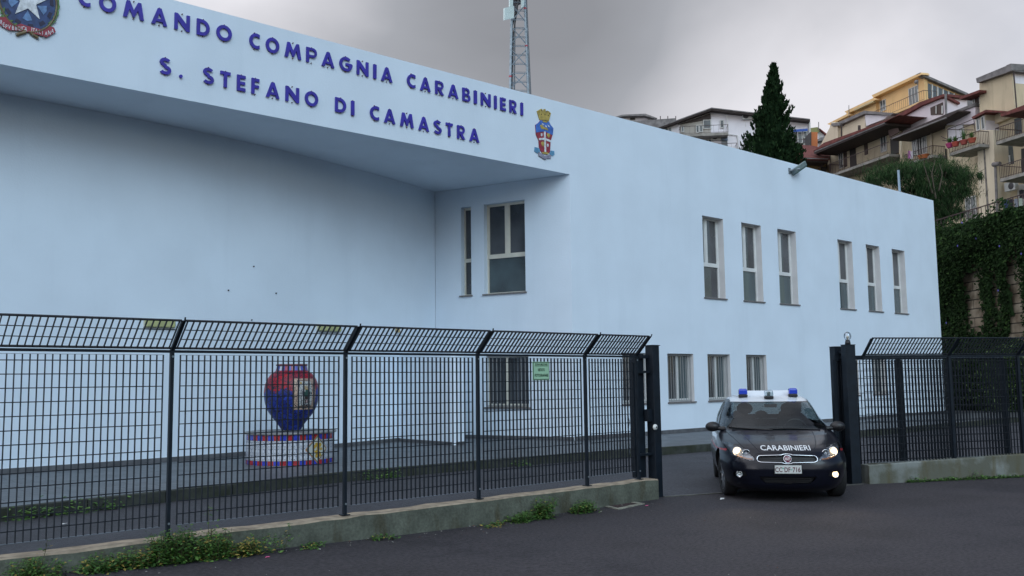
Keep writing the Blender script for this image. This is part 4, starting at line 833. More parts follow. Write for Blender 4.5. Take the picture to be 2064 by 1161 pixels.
def P_at(z):
    xf, xr, b_ = np.interp(z, zf_, XF), np.interp(z, zf_, XR), np.interp(z, zf_, HB)
    q = np.clip((np.asarray(z)-.90)/.25, 0, 1); q = q*q*(3-2*q)
    xc = -2.1*(1-q)+(-2.75)*q; g = np.clip((np.asarray(z)-.50)/.24, 0, 1); g = g*g*(3-2*g); p = (6.0*(1-g)+5.4*g)*(1-q)+3.4*q; r = (3.4*(1-g)+2.6*g)*(1-q)+3.2*q
    return xf, xr, b_, xc, p, r
def surfx(y, z):
    xf, xr, b_, xc, p, r = P_at(z); t = np.clip(1-np.abs(y/b_)**r, 0, 1); return xc+(xf-xc)*t**(1/p)
def surfy(x, z):
    xf, xr, b_, xc, p, r = P_at(z)
    if x > xc: t = max(0, 1-abs((x-xc)/(xf-xc))**p); return float(b_*t**(1/r))
    t = max(0, 1-abs((x-xc)/(xc-xr))**4); return float(b_*t**(1/2.6))
def phis(xf, xc, b_, p, r, step):
    f = np.linspace(0, pi/2, 4000); x = (xf-xc)*np.cos(f)**(2/p); y = b_*np.sin(f)**(2/r); s = np.concatenate([[0], np.cumsum(np.hypot(np.diff(x), np.diff(y)))]); n = int(s[-1]/step); return np.interp(np.linspace(0, s[-1], n+1), s, f)
F1 = phis(0, -2.1, .9, 5.4, 2.6, .0135); F2 = phis(2.2, 0, .9, 4, 2.6, .035)
ring_ = []
for f in F1: ring_.append((0, f))
for f in F2[::-1][1:]: ring_.append((1, f))
def level(z):
    xf, xr, b_, xc, p, r = P_at(z); pts = []
    for k_i, f in ring_:
        if k_i == 0: pts.append((xc+(xf-xc)*cos(f)**(2/p) if f < pi/2-1e-9 else xc, b_*sin(f)**(2/r)))
        else: pts.append((xc-(xc-xr)*max(0, cos(f))**(2/4), b_*sin(f)**(2/2.6)))
    return pts+[(x, -y) for x, y in pts[-2:0:-1]]
Lv = np.array([level(z) for z in zg]); nz_, nr_ = Lv.shape[:2]
V = np.zeros((nz_, nr_, 3)); V[:, :, :2] = Lv; V[:, :, 2] = zg[:, None]
Vf = V.reshape(-1, 3)
ii, jj = np.meshgrid(np.arange(nz_-1), np.arange(nr_), indexing='ij'); j2 = (jj+1) % nr_
FA = np.stack([ii*nr_+jj, ii*nr_+j2, (ii+1)*nr_+j2, (ii+1)*nr_+jj], -1).reshape(-1, 4)
Cn = Vf[FA].mean(1); X_, Y_, Z_ = Cn[:, 0], np.abs(Cn[:, 1]), Cn[:, 2]; YS = -Cn[:, 1]
def inpoly(px, py, poly):
    ins = np.zeros(len(px), bool); n = len(poly)
    for i in range(n):
        (x0, y0), (x1, y1) = poly[i], poly[(i+1) % n]
        c = ((y0 > py) != (y1 > py)) & (px < (x1-x0)*(py-y0)/(y1-y0+1e-12)+x0); ins ^= c
    return ins
reg = np.zeros(len(FA), int); front = X_ > -1.6
HL = [(.44, .60), (.46, .628), (.51, .685), (.56, .735), (.615, .768), (.68, .788), (.745, .798), (.80, .800), (.825, .79), (.82, .755), (.795, .71), (.76, .67), (.70, .632), (.62, .606), (.53, .59), (.46, .588)]
GR = [(-.01, .562), (.36, .566), (.395, .575), (.41, .60), (.40, .638), (.375, .652), (-.01, .660)]
IN = [(-.01, .265), (.30, .27), (.37, .33), (.38, .365), (-.01, .365)]
FG = [(.555, .375), (.60, .355), (.72, .345), (.735, .40), (.70, .425), (.58, .43)]
reg[front & inpoly(Y_, Z_, HL)] = 5; reg[front & inpoly(Y_, Z_, GR)] = 6; reg[front & inpoly(Y_, Z_, IN)] = 7; reg[front & inpoly(Y_, Z_, FG)] = 8
WS = [(-.01, .945), (.45, .948), (.70, .962), (.785, .98), (.775, 1.04), (.725, 1.17), (.675, 1.28), (.645, 1.33), (.60, 1.345), (-.01, 1.352)]
xq = surfx(Y_, Z_); reg[(X_ > -2.5) & inpoly(Y_, Z_, WS)] = 1
side = (Y_ > .5) & (X_ < -1.62)
SW = [(-1.72, 1.0), (-2.48, .985), (-2.48, 1.35), (-2.25, 1.345), (-2.08, 1.27), (-1.85, 1.15)]; SW2 = [(-2.56, .985), (-3.45, 1.03), (-3.62, 1.12), (-3.35, 1.30), (-3.1, 1.35), (-2.56, 1.352)]
reg[side & (inpoly(X_, Z_, SW) | inpoly(X_, Z_, SW2)) & (reg != 1)] = 2
reg[(X_ < -3.3) & (Y_ < .50) & (Z_ > 1.08) & (Z_ < 1.36)] = 3
roof_ = (Z_ > 1.36) & ((Y_ < .615) | (Z_ > 1.40)); reg[roof_] = 4
for wx in (-.92, -3.50):
    reg[(np.hypot(X_-wx, Z_-.335) < .366) & (Y_ > .55)] = 9
zl = .70+.02*np.clip((-1.0-X_)/2.5, 0, 1)
reg[(reg == 0) & (Y_ > .70) & (X_ < -1.42) & (X_ > -3.9) & (Z_ > zl) & (Z_ < zl+.17)] = 10
reg[(reg == 0) & (Y_ > .70) & (X_ < -.50) & (X_ > -4.05) & (np.abs(Z_-(zl-.012+.02*np.clip((X_+1.4)/.9, 0, 1))) < .012)] = 11
def sub(name, ids, mt, off=None, parent=car, smooth=True, sel=None):
    m = np.isin(reg, ids) if sel is None else sel
    f = FA[m]; u, inv = np.unique(f, return_inverse=True); v = Vf[u].copy()
    if off is not None: v = off(v)
    v[:, 0] += CO; b = MB(); b.v = [tuple(p) for p in v]; b.f = [tuple(q) for q in inv.reshape(-1, 4)]; b.m = [0]*len(b.f); b.sm = [smooth]*len(b.f)
    return b.build(name, mt, parent, local=True)
navy = mat('navy_car_paint', (.0028, .0036, .009), .32, coat=.45, spec=.2)
navy.node_tree.nodes['Principled BSDF'].inputs['Coat Roughness'].default_value = .13
cwhite = mat('white_car_paint', (.60, .65, .70), .25, coat=.8); cred = mat('red_stripe', (.30, .015, .02), .35)
chrome = mat('chrome', (.75, .78, .82), .12, metal=1.0); alloy = mat('alloy_rim', (.34, .36, .38), .3, metal=.8)
gl_car = glassmat('windscreen_glass', (.74, .84, .84), .02, .04)
def inward(d):
    def f(v):
        c = np.array([-2.2, 0]); w = v.copy(); dxy = v[:, :2]-c; n = np.maximum(np.hypot(dxy[:, 0]*.6, dxy[:, 1]), .01)[:, None]; w[:, 0] -= d; w[:, 1] *= (1-d*.35); return w
    return f
body = sub('body', [0], navy); roof = sub('roof', [4], cwhite)
sub('windscreen', [1], gl_car); sub('side_window', [2], gl_car, sel=(reg == 2) & (Cn[:, 1] < 0)); sub('side_window', [2], gl_car, sel=(reg == 2) & (Cn[:, 1] > 0)); sub('rear_window', [3], gl_car)
sub('door_panel', [10], cwhite, sel=(reg == 10) & (Cn[:, 1] < 0)); sub('door_panel', [10], cwhite, sel=(reg == 10) & (Cn[:, 1] > 0)); sub('side_stripe', [11], cred, sel=(reg == 11) & (Cn[:, 1] < 0)); sub('side_stripe', [11], cred, sel=(reg == 11) & (Cn[:, 1] > 0))
gr = sub('grille', [6], M['black'], off=inward(.035)); sub('lower_intake', [7], M['dark'], off=inward(.05))
# roof cap, underbody
b = MB(); b.v = [(p[0]+CO, p[1], p[2]) for p in V[-1]]; b.f = [tuple(range(nr_))]; b.m = [0]; b.sm = [True]; b.build('roof_panel', cwhite, car, local=True)
b = MB(); b.v = [(p[0]+CO, p[1], .142) for p in V[0]]; b.f = [tuple(range(nr_-1, -1, -1))]; b.m = [0]; b.sm = [False]; b.build('underbody', M['dark'], car, local=True)
def S(y, z, off=0.): return Vector((float(surfx(y, z))+CO+off, y, z))
def frontline(pts, r, mt, name, parent=car, n=10, off=0., close=False):
    o = []; P2 = list(pts)+([pts[0]] if close else [])
    for i in range(len(P2)-1):
        for j in range(n): q = j/n; o.append(S(P2[i][0]+(P2[i+1][0]-P2[i][0])*q, P2[i][1]+(P2[i+1][1]-P2[i][1])*q, off))
    o.append(S(*P2[-1], off)); b = MB(); b.tube(o, r, 6); return b.build(name, mt, parent, local=True)
gap = M['dark']
frontline([(-.45, .63), (-.41, .675), (-.30, .690), (0, .694), (.30, .690), (.41, .675), (.45, .63)], .0035, gap, 'bonnet_gap', body)
for s in (-1, 1):
    frontline([(s*.57, .745), (s*.62, .80), (s*.68, .86), (s*.745, .915), (s*.775, .945)], .0035, gap, 'bonnet_gap', body, n=12)
    frontline([(s*.36, .70), (s*.44, .79), (s*.50, .87), (s*.52, .93)], .006, navy, 'bonnet_crease', body, n=14, off=-.002)
# grille surround, slats, emblem
gp_ = [(-.36, .566), (-.398, .578), (-.412, .603), (-.402, .636), (-.375, .652), (-.20, .659), (-.075, .663), (-.055, .672), (0, .679), (.055, .672), (.075, .663), (.20, .659), (.375, .652), (.402, .636), (.412, .603), (.398, .578), (.36, .566), (.20, .563), (.07, .560), (.045, .549), (0, .544), (-.045, .549), (-.07, .560), (-.20, .563)]
frontline(gp_, .0075, chrome, 'grille_surround', gr, n=4, off=.004, close=True)
for z in (.585, .607, .629): frontline([(-.39, z), (.39, z)], .0035, M['black'], 'slat', gr, n=24, off=-.018)
for z in (.29, .315, .34): frontline([(-.32, z), (.32, z)], .003, M['rubber'], 'slat', gr, n=24, off=-.02)
c_ = S(0, .611, .012)
b = MB(); b.lathe([(.056, -.01), (.058, .006), (.050, .011), (.047, .006)], c_, (1, 0, .12), 28); b.lathe([(.047, .006), (.047, -.01)], c_, (1, 0, .12), 28); eb = b.build('badge', chrome, car, local=True)
b = MB(); b.lathe([(0, .0075), (.040, .006), (.047, .002)], c_, (1, 0, .12), 28); b.build('badge_face', mat('badge_red', (.13, .02, .045), .3, coat=.5), eb, local=True)
b = MB(); vs, fs = textmesh('FIAT', .036, .015); b.add([(c_.x+.0095-y*.12, c_.y+x*.62, c_.z+y-.018) for x, y, _ in vs], fs); b.build('badge_letters', chrome, eb, local=True)
# bonnet lettering wrapped onto the surface
vs, fs = textmesh('CARABINIERI', .060, .012); w0 = max(v[0] for v in vs)-min(v[0] for v in vs); kx = .685/w0
b = MB(); b.add([tuple(S(x*kx, .724+y-.0, .006)) for x, y, _ in vs], fs); hl_ = b.build('bonnet_lettering', mat('white_vinyl', (.66, .68, .70), .5), car, local=True)
# subdivide so the text hugs the curve
md = bmesh.new(); md.from_mesh(hl_.data); bmesh.ops.triangulate(md, faces=md.faces[:])
bmesh.ops.subdivide_edges(md, edges=[e_ for e_ in md.edges if e_.calc_length() > .012], cuts=2, use_grid_fill=True)
for v in md.verts:
    v.co.x = float(surfx(v.co.y, v.co.z))+CO+.004
md.to_mesh(hl_.data); md.free()
# number plate
b = MB(); b.box(CO+.012, CO+.022, -.18, .18, .414, .526); pt = b.build('number_plate', mat('plate_white', (.52, .54, .52), .4), car, local=True, bevel=.003)
b = MB(); b.box(CO+.004, CO+.0122, -.19, .19, .405, .535); b.build('plate_holder', M['black'], pt, local=True)
b = MB()
for s_, y0, kx in (('CC', -.128, .78), ('DF', -.012, .78), ('716', .112, .80)):
    vs, fs = textmesh(s_, .066, .018); b.add([(CO+.0235, y0+x*kx, .436+y) for x, y, _ in vs], fs)
b.build('plate_characters', mat('plate_ink', (.09, .015, .03), .5), pt, local=True)
b = MB()
for y, z in ((-.068, .488), (.048, .468)): b.box(CO+.0222, CO+.0235, y-.008, y+.008, z-.008, z+.008)
b.build('plate_mark', mat('plate_green', (.05, .35, .25), .5), pt, local=True)

# headlights: dark bowl, two round reflectors, clear cover
lit = bpy.data.materials.new('lit_bulb'); lit.use_nodes = True; lt_ = lit.node_tree; lt_.nodes.clear(); e1 = lt_.nodes.new('ShaderNodeEmission'); e1.inputs[0].default_value = (1, .74, .42, 1); e1.inputs[1].default_value = 3.2; o1 = lt_.nodes.new('ShaderNodeOutputMaterial'); lt_.links.new(e1.outputs[0], o1.inputs[0])
cover = glassmat('headlight_cover', (.93, .95, .97), .05, .02); bowl = mat('headlight_bowl', (.20, .21, .23), .3, metal=.7, var=.3, scale=14); reflec = mat('reflector_chrome', (.8, .82, .85), .18, metal=1)
amber = mat('amber_lens', (.40, .14, .02), .3)
for s in (-1, 1):
    hd = sub('headlight', [5], bowl, off=inward(.045), sel=(reg == 5) & (Cn[:, 1]*s > 0))
    sub('lens_cover', [5], cover, parent=hd, sel=(reg == 5) & (Cn[:, 1]*s > 0))
    for (yy, zz_, r_, on) in ((.662, .695, .058, True), (.545, .676, .050, False)):
        c = S(s*yy, zz_, -.035); ax = Vector((1, s*.12, .05)); b = MB(); b.lathe([(r_*1.12, .012), (r_*1.05, .03), (r_, .022), (r_*.8, -.005), (r_*.4, -.03), (0, -.034)], c, ax, 28); b.build('reflector', reflec, hd, local=True)
        if on:
            b = MB(); b.sphere(c+ax*.004, (.028, .037, .037), 14); b.build('bulb', lit, hd, local=True)
        else:
            b = MB(); b.sphere(c+ax*-.005, (.016, .024, .024), 12); b.build('bulb', mat('unlit_bulb', (.55, .56, .58), .2, spec=.9), hd, local=True)
    b = MB(); b.tube([S(s*y, z, -.018) for y, z in ((.47, .602), (.53, .605), (.60, .618), (.67, .636))], .011, 6); b.build('indicator', amber, hd, local=True)
    fg = sub('fog_light', [8], M['black'], off=inward(.03), sel=(reg == 8) & (Cn[:, 1]*s > 0))
    c = S(s*.655, .392, -.018); b = MB(); b.lathe([(.046, .018), (.040, .012), (.025, -.004), (0, -.01)], c, (1, s*.2, 0), 20); b.build('reflector', reflec, fg, local=True)
    b = MB(); b.sphere(c+Vector((.004, 0, 0)), (.014, .040, .028) if s > 0 else (.008, .02, .015), 12); b.build('bulb', lit if s > 0 else mat('unlit_fog', (.5, .52, .5), .2, spec=.9), fg, local=True)
    sp = bpy.data.lights.new('headlight_beam', 'SPOT'); sp.energy = 10; sp.color = (1, .80, .55); sp.spot_size = radians(75); sp.spot_blend = .9; sp.shadow_soft_size = .04
    so_ = bpy.data.objects.new('headlight_beam', sp); COL.objects.link(so_); so_.parent = hd; so_.location = S(s*.662, .695, .03); so_.rotation_euler = (radians(80), 0, radians(-90)); so_['kind'] = 'structure' if False else 'light'
# wheels
def wheel(x, s, steer):
    w_ = bpy.data.objects.new('wheel', None); b = MB(); R0 = .325
    e_ = MB(); e_.lathe([(.215, -.09), (.25, -.098), (.295, -.097), (.318, -.085), (R0, -.05), (R0, .05), (.318, .085), (.295, .097), (.25, .098), (.215, .09)], (0, 0, 0), (0, 1, 0), 48)
    wo = e_.build('wheel', M['rubber'], car, local=True); wo.location = (x+CO, s*.762, .325); wo.rotation_euler = (0, 0, steer)
    bpy.data.objects.remove(w_)
    r = MB(); yo = s*.085
    r.lathe([(.222, yo*1.1), (.232, yo*1.1), (.236, yo*.6), (.20, yo*.2), (.20, -yo)], (0, 0, 0), (0, 1, 0), 40)
    for i in range(10):
        a = 2*pi*i/10; ca, sa = cos(a), sin(a); t_ = Vector((-sa, 0, ca)); d = Vector((ca, 0, sa))
        p0 = d*.05+Vector((0, yo*.85, 0)); p1 = d*.225+Vector((0, yo*1.02, 0)); wv = .014
        r.prism([p0-t_*.018, p0+t_*.018, p1+t_*wv, p1-t_*wv], (0, -s*.02, 0))
    r.lathe([(0, yo*1.0), (.035, yo*1.0), (.062, yo*.85), (.062, yo*.4)], (0, 0, 0), (0, 1, 0), 24)
    r.build('rim', alloy, wo, local=True)
    k_ = MB(); k_.lathe([(0, yo*.1), (.205, yo*.1)], (0, 0, 0), (0, 1, 0), 30); k_.build('brake_disc', M['dark'], wo, local=True)
for x, st in ((-.92, radians(7)), (-3.50, 0)):
    for s in (-1, 1):
        wheel(x, s, st)
        b = MB(); pr_ = []
        for i in range(19):
            a = radians(-8+i*196/18); pr_.append((x+CO+.372*cos(a), .335+.372*sin(a)))
        vs = [(px_, s*.50, pz_) for px_, pz_ in pr_]+[(px_, s*(max(.6, surfy(px_-CO, max(.15, pz_)))-.004), pz_) for px_, pz_ in pr_]; b.add(vs, [(i, i+1, 19+i+1, 19+i) for i in range(18)])
        b.add([(px_, s*.50, pz_) for px_, pz_ in pr_], [tuple(range(19))]); b.build('arch_liner', M['dark'], car, local=True)
# mirrors, wipers, beacons
for s in (-1, 1):
    b = MB(); b.sphere((-1.50+CO, s*.945, .99), (.085, .115, .078), 20); mi_ = b.build('wing_mirror', M['black'], car, local=True)
    b = MB(); b.tube([(-1.45+CO, s*.76, .955), (-1.48+CO, s*.88, .965)], [.04, .03], 10); b.build('mirror_arm', M['black'], mi_, local=True)
def wsline(pts, r, name):
    b = MB(); o = []
    for i in range(len(pts)-1):
        for j in range(8): q = j/8; o.append(S(pts[i][0]+(pts[i+1][0]-pts[i][0])*q, pts[i][1]+(pts[i+1][1]-pts[i][1])*q, .018))
    o.append(S(*pts[-1], .018)); b.tube(o, r, 6); b.build(name, M['black'], car, local=True)
wsline([(-.70, .985), (-.36, .965), (-.06, .948)], .010, 'wiper'); wsline([(-.10, .968), (.2, .972), (.62, .952)], .010, 'wiper')
b = MB()
for (yy, zz_) in ((-.30, .925), (.30, .925)): b.sphere(S(yy, zz_, .0), (.02, .018, .008), 8)
b.build('washer_nozzle', M['black'], car, local=True)
b = MB(); b.sphere(S(-.18, .912, 0), (.02, .05, .004), 10); b.sphere(S(.16, .905, 0), (.02, .05, .004), 10); b.build('bonnet_vent', M['dark'], car, local=True)
bg_ = mat('beacon_blue', (.012, .045, .42), .2, coat=.8); bc_ = glassmat('beacon_clear', (.75, .82, .84), .15, .05)
blue_in = mat('beacon_inner_blue', (.012, .04, .32), .3); clear_in = mat('beacon_inner_grey', (.28, .30, .30), .3, var=.4, scale=40)
def beacon(x, y, zb, g, inner, lab):
    b = MB(); b.box(x+CO-.065, x+CO+.065, y-.072, y+.072, zb, zb+.045); o = b.build('beacon', M['black'], car, local=True, bevel=.012); o['label'] = lab
    b = MB(); q0, q1 = .066, .054
    b.add([(x+CO+sx*h*.9, y+sy*h*1.08, zb+z) for z, h in ((.046, q0), (.110, q0*.97), (.142, q1)) for sx, sy in ((-1, -1), (1, -1), (1, 1), (-1, 1))], [(3, 2, 1, 0), (0, 1, 5, 4), (1, 2, 6, 5), (2, 3, 7, 6), (3, 0, 4, 7), (4, 5, 9, 8), (5, 6, 10, 9), (6, 7, 11, 10), (7, 4, 8, 11), (8, 9, 10, 11)])
    b.build('dome', g, o, local=True, bevel=.014)
    b = MB(); b.lathe([(.036, .047), (.034, .09), (.028, .115), (0, .12)], (x+CO, y, zb), (0, 0, 1), 20, ex=.8); b.build('lens', inner, o, local=True)
beacon(-2.32, -.40, 1.43, bg_, blue_in, 'blue beacon'); beacon(-2.32, .40, 1.43, bg_, blue_in, 'blue beacon'); beacon(-2.17, -.0, 1.405, bc_, clear_in, 'clear beacon')
b = MB(); b.prism([(-2.42+CO, -.46, 1.45), (-2.42+CO, .46, 1.45), (-2.50+CO, .42, 1.535), (-2.50+CO, -.42, 1.535)], (-.12, 0, 0)); b.build('roof_box', cwhite, car, local=True, bevel=.01)
# interior
dk = mat('cabin_grey', (.014, .015, .018), .85, spec=.2); st_ = mat('seat_fabric', (.014, .016, .019), .9, spec=.15)
b = MB(); b.prism([(-1.30+CO, -.66, .80), (-1.30+CO, .66, .80), (-1.32+CO, .66, .955), (-1.32+CO, -.66, .955)], (-.55, 0, .015)); b.box(CO-1.95, CO-1.3, -.70, .70, .3, .8); b.build('dashboard', dk, car, local=True)
b = MB(); b.box(CO-4.0, CO-1.9, -.72, .72, .28, .33); b.box(CO-3.9, CO-3.45, -.60, .60, .33, 1.02); b.build('cabin_floor', dk, car, local=True)
for s in (-1, 1):
    b = MB(); b.prism([(-2.30+CO, s*.36-.25, .45), (-2.30+CO, s*.36+.25, .45), (-2.52+CO, s*.36+.20, 1.10), (-2.52+CO, s*.36-.20, 1.10)], (-.13, 0, 0)); b.box(CO-2.4, CO-1.9, s*.36-.25, s*.36+.25, .35, .55); sb_ = b.build('seat', st_, car, local=True, bevel=.05)
    b = MB(); b.sphere((-2.60+CO, s*.36, 1.235), (.055, .135, .10), 16); b.build('headrest', st_, sb_, local=True)
b = MB()
for s in (-.4, 0, .4): b.sphere((-3.55+CO, s, 1.10), (.05, .11, .07), 12)
b.build('rear_headrest', st_, car, local=True)
b = MB(); b.lathe([(.175, -.012), (.187, 0), (.175, .012), (.165, 0), (.175, -.012)], (-1.90+CO, .36, .93), (-.9, 0, .42), 28); b.build('steering_wheel', M['black'], car, local=True)
b = MB(); b.box(CO-1.98, CO-1.95, -.10, .10, 1.27, 1.33); b.build('rear_view_mirror', M['black'], car, local=True, bevel=.01)
# ============================================================ HILLSIDE BEHIND
BW = mat('house_cream', (.50, .42, .29), .9, var=.10, scale=.5, bump=.2, bscale=12, stain=((.20, .17, .12), .6, .55, .75, .6, (1.5, 1.5, .25)))
BW2 = mat('house_cream_pale', (.56, .49, .37), .9, var=.08, scale=.5, stain=((.25, .21, .15), .7, .55, .8, .5, (1.5, 1.5, .25)))
BWh = mat('house_white', (.68, .66, .70), .9, var=.06, scale=.5, stain=((.34, .33, .34), .6, .55, .8, .5, (1.5, 1.5, .3)))
BY = mat('house_ochre', (.66, .44, .21), .9, var=.10, scale=.6, stain=((.36, .20, .07), .6, .55, .8, .5, (1.5, 1.5, .3)))
BLv = mat('house_lilac', (.60, .54, .57), .9, var=.05, scale=.6)
BO = mat('house_orange', (.42, .14, .05), .9, var=.1, scale=1)
RT = mat('roof_tile_red', (.13, .035, .030), .85, var=.35, scale=3, bump=.8, bscale=6, stretch=(1, 1, 1)); RE = mat('eave_timber', (.045, .032, .030), .8, var=.3, scale=4)
RG = mat('roof_edge_grey', (.17, .16, .16), .8, var=.35, scale=2); CS = mat('balcony_slab', (.24, .23, .21), .9, var=.3, scale=2)
RL = mat('railing_iron', (.05, .03, .03), .7); WD = mat('dark_doorway', (.020, .016, .015), .6); WG = mat('house_window', (.07, .085, .09), .12, spec=.8, var=.4, scale=1.5); WF = mat('house_window_frame', (.50, .50, .48), .6); SH = mat('shutter_brown', (.055, .035, .028), .7)
ACm = mat('air_conditioner_white', (.42, .43, .42), .6, var=.1); ACd = mat('air_conditioner_fan', (.04, .04, .045), .6)
def pp(b, P, pts, off, th, mi=0, depth=None): b.pprism(P, [P.uv(x, y, off) for x, y in pts], off-th, off, mi); return b
def quad(P, pts, off): return [P.uv(x, y, off) for x, y in pts]
class House:
    def __init__(s, name, label, P, base, cat='house'):
        s.P = P; s.root = thing(name, label, cat, base)
    def part(s, name, m, *polys):      # polys: (pts, offset, thickness)
        b = MB()
        for pts, off, th in polys: pp(b, s.P, pts, off, th)
        return b.build(name, m, s.root)
    def win(s, pts, off=.02, m=None, frame=True, mull=1, fm=None):
        P = s.P; q = quad(P, pts, off); us = [p[0] for p in q]; zs_ = [p[1] for p in q]; u0, u1, z0, z1 = min(us), max(us), (q[2][1]+q[3][1])/2 if len(q) == 4 else min(zs_), (q[0][1]+q[1][1])/2 if len(q) == 4 else max(zs_)
        b = MB(); f = .07; b.pbox(P, u0, u0+f, z0, z1, off-.05, off+.04); b.pbox(P, u1-f, u1, z0, z1, off-.05, off+.04); b.pbox(P, u0+f, u1-f, z1-f, z1, off-.05, off+.04); b.pbox(P, u0+f, u1-f, z0, z0+f, off-.05, off+.04)
        for i in range(mull): um = u0+(u1-u0)*(i+1)/(mull+1); b.pbox(P, um-.04, um+.04, z0+f, z1-f, off-.05, off+.035)
        w = b.build('window', fm or WF, s.root); g = MB(); g.pbox(P, u0+f, u1-f, z0+f, z1-f, off-.03, off+.01); g.build('pane', m or WG, w); return w
    def door(s, pts, off=.02, m=None, name='door'):
        b = MB(); pp(b, s.P, pts, off, .06); return b.build(name, m or WD, s.root)
    def balcony(s, rail, base_, off, dep, slab=.22, ends=(True, True), pitch=.14, rm=None, sm=None, solid=None):
        """rail: top rail end pixels; base_: slab end pixels (both seen on the outer edge at offset off)"""
        P = s.P; (ur0, zr0), (ur1, zr1) = [P.uv(*p, off) for p in rail]; (u0, z0), (u1, z1) = [P.uv(*p, off) for p in base_]
        zt, zb = (zr0+zr1)/2, (z0+z1)/2
        b = MB(); b.pbox(P, u0, u1, zb-slab, zb, off-dep, off+.04); B_ = b.build('balcony', sm or CS, s.root)
        b = MB(); n = int(abs(u1-u0)/pitch); r = .012
        for i in range(n+1):
            u = u0+(u1-u0)*i/n; rr_ = .022 if i % 10 == 0 else r; b.pbox(P, u-rr_/1.5, u+rr_/1.5, zb, zt, off-.02, off+.0)
        b.pbox(P, u0-.02, u1+.02, zt, zt+.045, off-.035, off+.015); b.pbox(P, u0, u1, zb+.06, zb+.09, off-.02, off)
        for e_, uu in zip(ends, (u0, u1)):
            if e_:
                k = int(dep/pitch)
                for i in range(k+1): d_ = dep*i/k; b.pbox(P, uu-r/1.5, uu+r/1.5, zb, zt, off-d_-.012, off-d_+.012)
                b.pbox(P, uu-.02, uu+.02, zt, zt+.045, off-dep, off)
        b.build('railing', rm or RL, B_); return (u0, u1, zb, zt)
    def ac(s, px, py, off=.02, w_=.8, h_=.55):
        P = s.P; u, z = P.uv(px, py, off); b = MB(); b.pbox(P, u-w_/2, u+w_/2, z-h_/2, z+h_/2, off, off+.30); o = b.build('air_conditioner', ACm, s.root)
        b = MB(); b.lathe([(h_*.40, .302), (h_*.38, .31), (0, .31)], P.w(u-w_*.12, z, off), P.n, 16); b.build('fan', ACd, o)
AZH = 25.3
# ---- the tall cream apartment block at the right edge
o1 = at(1985, 300, 68.5); PI1 = Plane((o1.x, o1.y), AZH)
h = House('apartment_block', 'tall cream apartment block with stacked balconies at the right edge, grey stains by its downpipe', PI1, (o1.x, o1.y, 10), 'apartment block')
b = MB()
wallp = [(1909, 470), (1905, 262), (1952, 243), (1970, 178), (2036, 140), (2110, 160), (2110, 470)]
pp(b, PI1, [(1906, 520), (1905, 244), (1966, 213), (1966, 262), (2110, 215), (2110, 520)], 0, 9); b.build('wall', BW, h.root)
h.part('tower', BW, ([(1975, 262), (1974, 166), (2038, 141), (2046, 222), (2040, 235)], .35, 6.0))
# side gable (paler) right of the tower corner
u0, z0 = PI1.uv(2041, 180, .35); PS = Plane(PI1.w(u0, 0, .35)[:2], AZH+90)
b = MB(); pp(b, PS, [(2041, 141), (2075, 135), (2120, 140), (2120, 260), (2049, 222)], .02, .3); b.build('side_wall', BWh, h.root)
h.part('roof_slab', RG, ([(1967, 158), (2037, 129), (2039, 143), (1969, 167)], .75, 7.4))
b = MB(); pp(b, PS, [(2037, 128), (2120, 133), (2120, 142), (2039, 142)], .45, .4); b.build('roof_slab', RG, h.root)
b = MB(); b.tube([PI1.w(*PI1.uv(2043, 143, .5), .5), PI1.w(*PI1.uv(2049, 217, .5), .5)], .05, 6); b.build('downpipe', RE, h.root)
h.part('roof', RT, ([(1933, 196), (1974, 181), (1974, 186), (1934, 201)], 1.0, 3.5)); h.win([(1949, 193), (1961, 190), (1962, 212), (1950, 215)], .03, mull=0); h.win([(1963, 189), (1974, 186), (1976, 210), (1965, 212)], .03, mull=0, m=SH)
h.part('parapet', BLv, ([(1908, 233), (1966, 211), (1966, 250), (1908, 252)], .25, 3)); h.part('parapet_edge', RG, ([(1906, 230), (1966, 207), (1966, 213), (1906, 236)], .4, 3.3))
h.part('bay', BW2, ([(1965, 233), (1985, 222), (1987, 262), (1967, 267)], 1.2, 4)); h.part('bay_roof', RT, ([(1958, 236), (1987, 221), (2030, 224), (2026, 227), (1987, 226), (1960, 240)], 1.5, 4.2)); h.win([(1968, 241), (1974, 238), (1976, 262), (1969, 264)], 1.22, mull=0); h.win([(1978, 236), (1984, 233), (1986, 260), (1979, 262)], 1.22, mull=0)
b = MB(); u1, z1 = PI1.uv(1985, 240, 1.2); PB = Plane(PI1.w(u1, 0, 1.2)[:2], AZH+90); pp(b, PB, [(1986, 228), (2026, 234), (2026, 300), (1987, 262)], .04, .2); b.build('bay_side', BWh, h.root)
h.part('roof', RT, ([(2016, 230), (2120, 190), (2120, 205), (2018, 235)], 2.6, 5.5))
h.part('pilaster', BW2, ([(1969, 268), (1984, 262), (2002, 262), (2009, 440), (1984, 452), (1975, 452)], 1.3, 1.5))
h.part('stained_strip', mat('wall_stain_strip', (.17, .155, .14), .9, var=.5, scale=3), ([(1981, 288), (1984, 287), (1994, 438), (1990, 440)], 1.32, .05))
b = MB(); b.tube([PI1.w(*PI1.uv(2006, 330, 1.5), 1.5), PI1.w(*PI1.uv(2010, 430, 1.5), 1.5)], .10, 8); b.tube([PI1.w(*PI1.uv(2004, 332, 1.5), 1.6), PI1.w(*PI1.uv(2018, 330, 1.5), 1.6)], .16, 8); b.build('downpipe', RG, h.root)
h.balcony(((2006, 262), (2080, 232)), ((2008, 287), (2080, 262)), 2.5, 2.2); h.balcony(((2013, 336), (2080, 315)), ((2016, 361), (2080, 343)), 2.5, 2.2); h.balcony(((2014, 411), (2080, 398)), ((2017, 437), (2080, 424)), 2.5, 2.2)
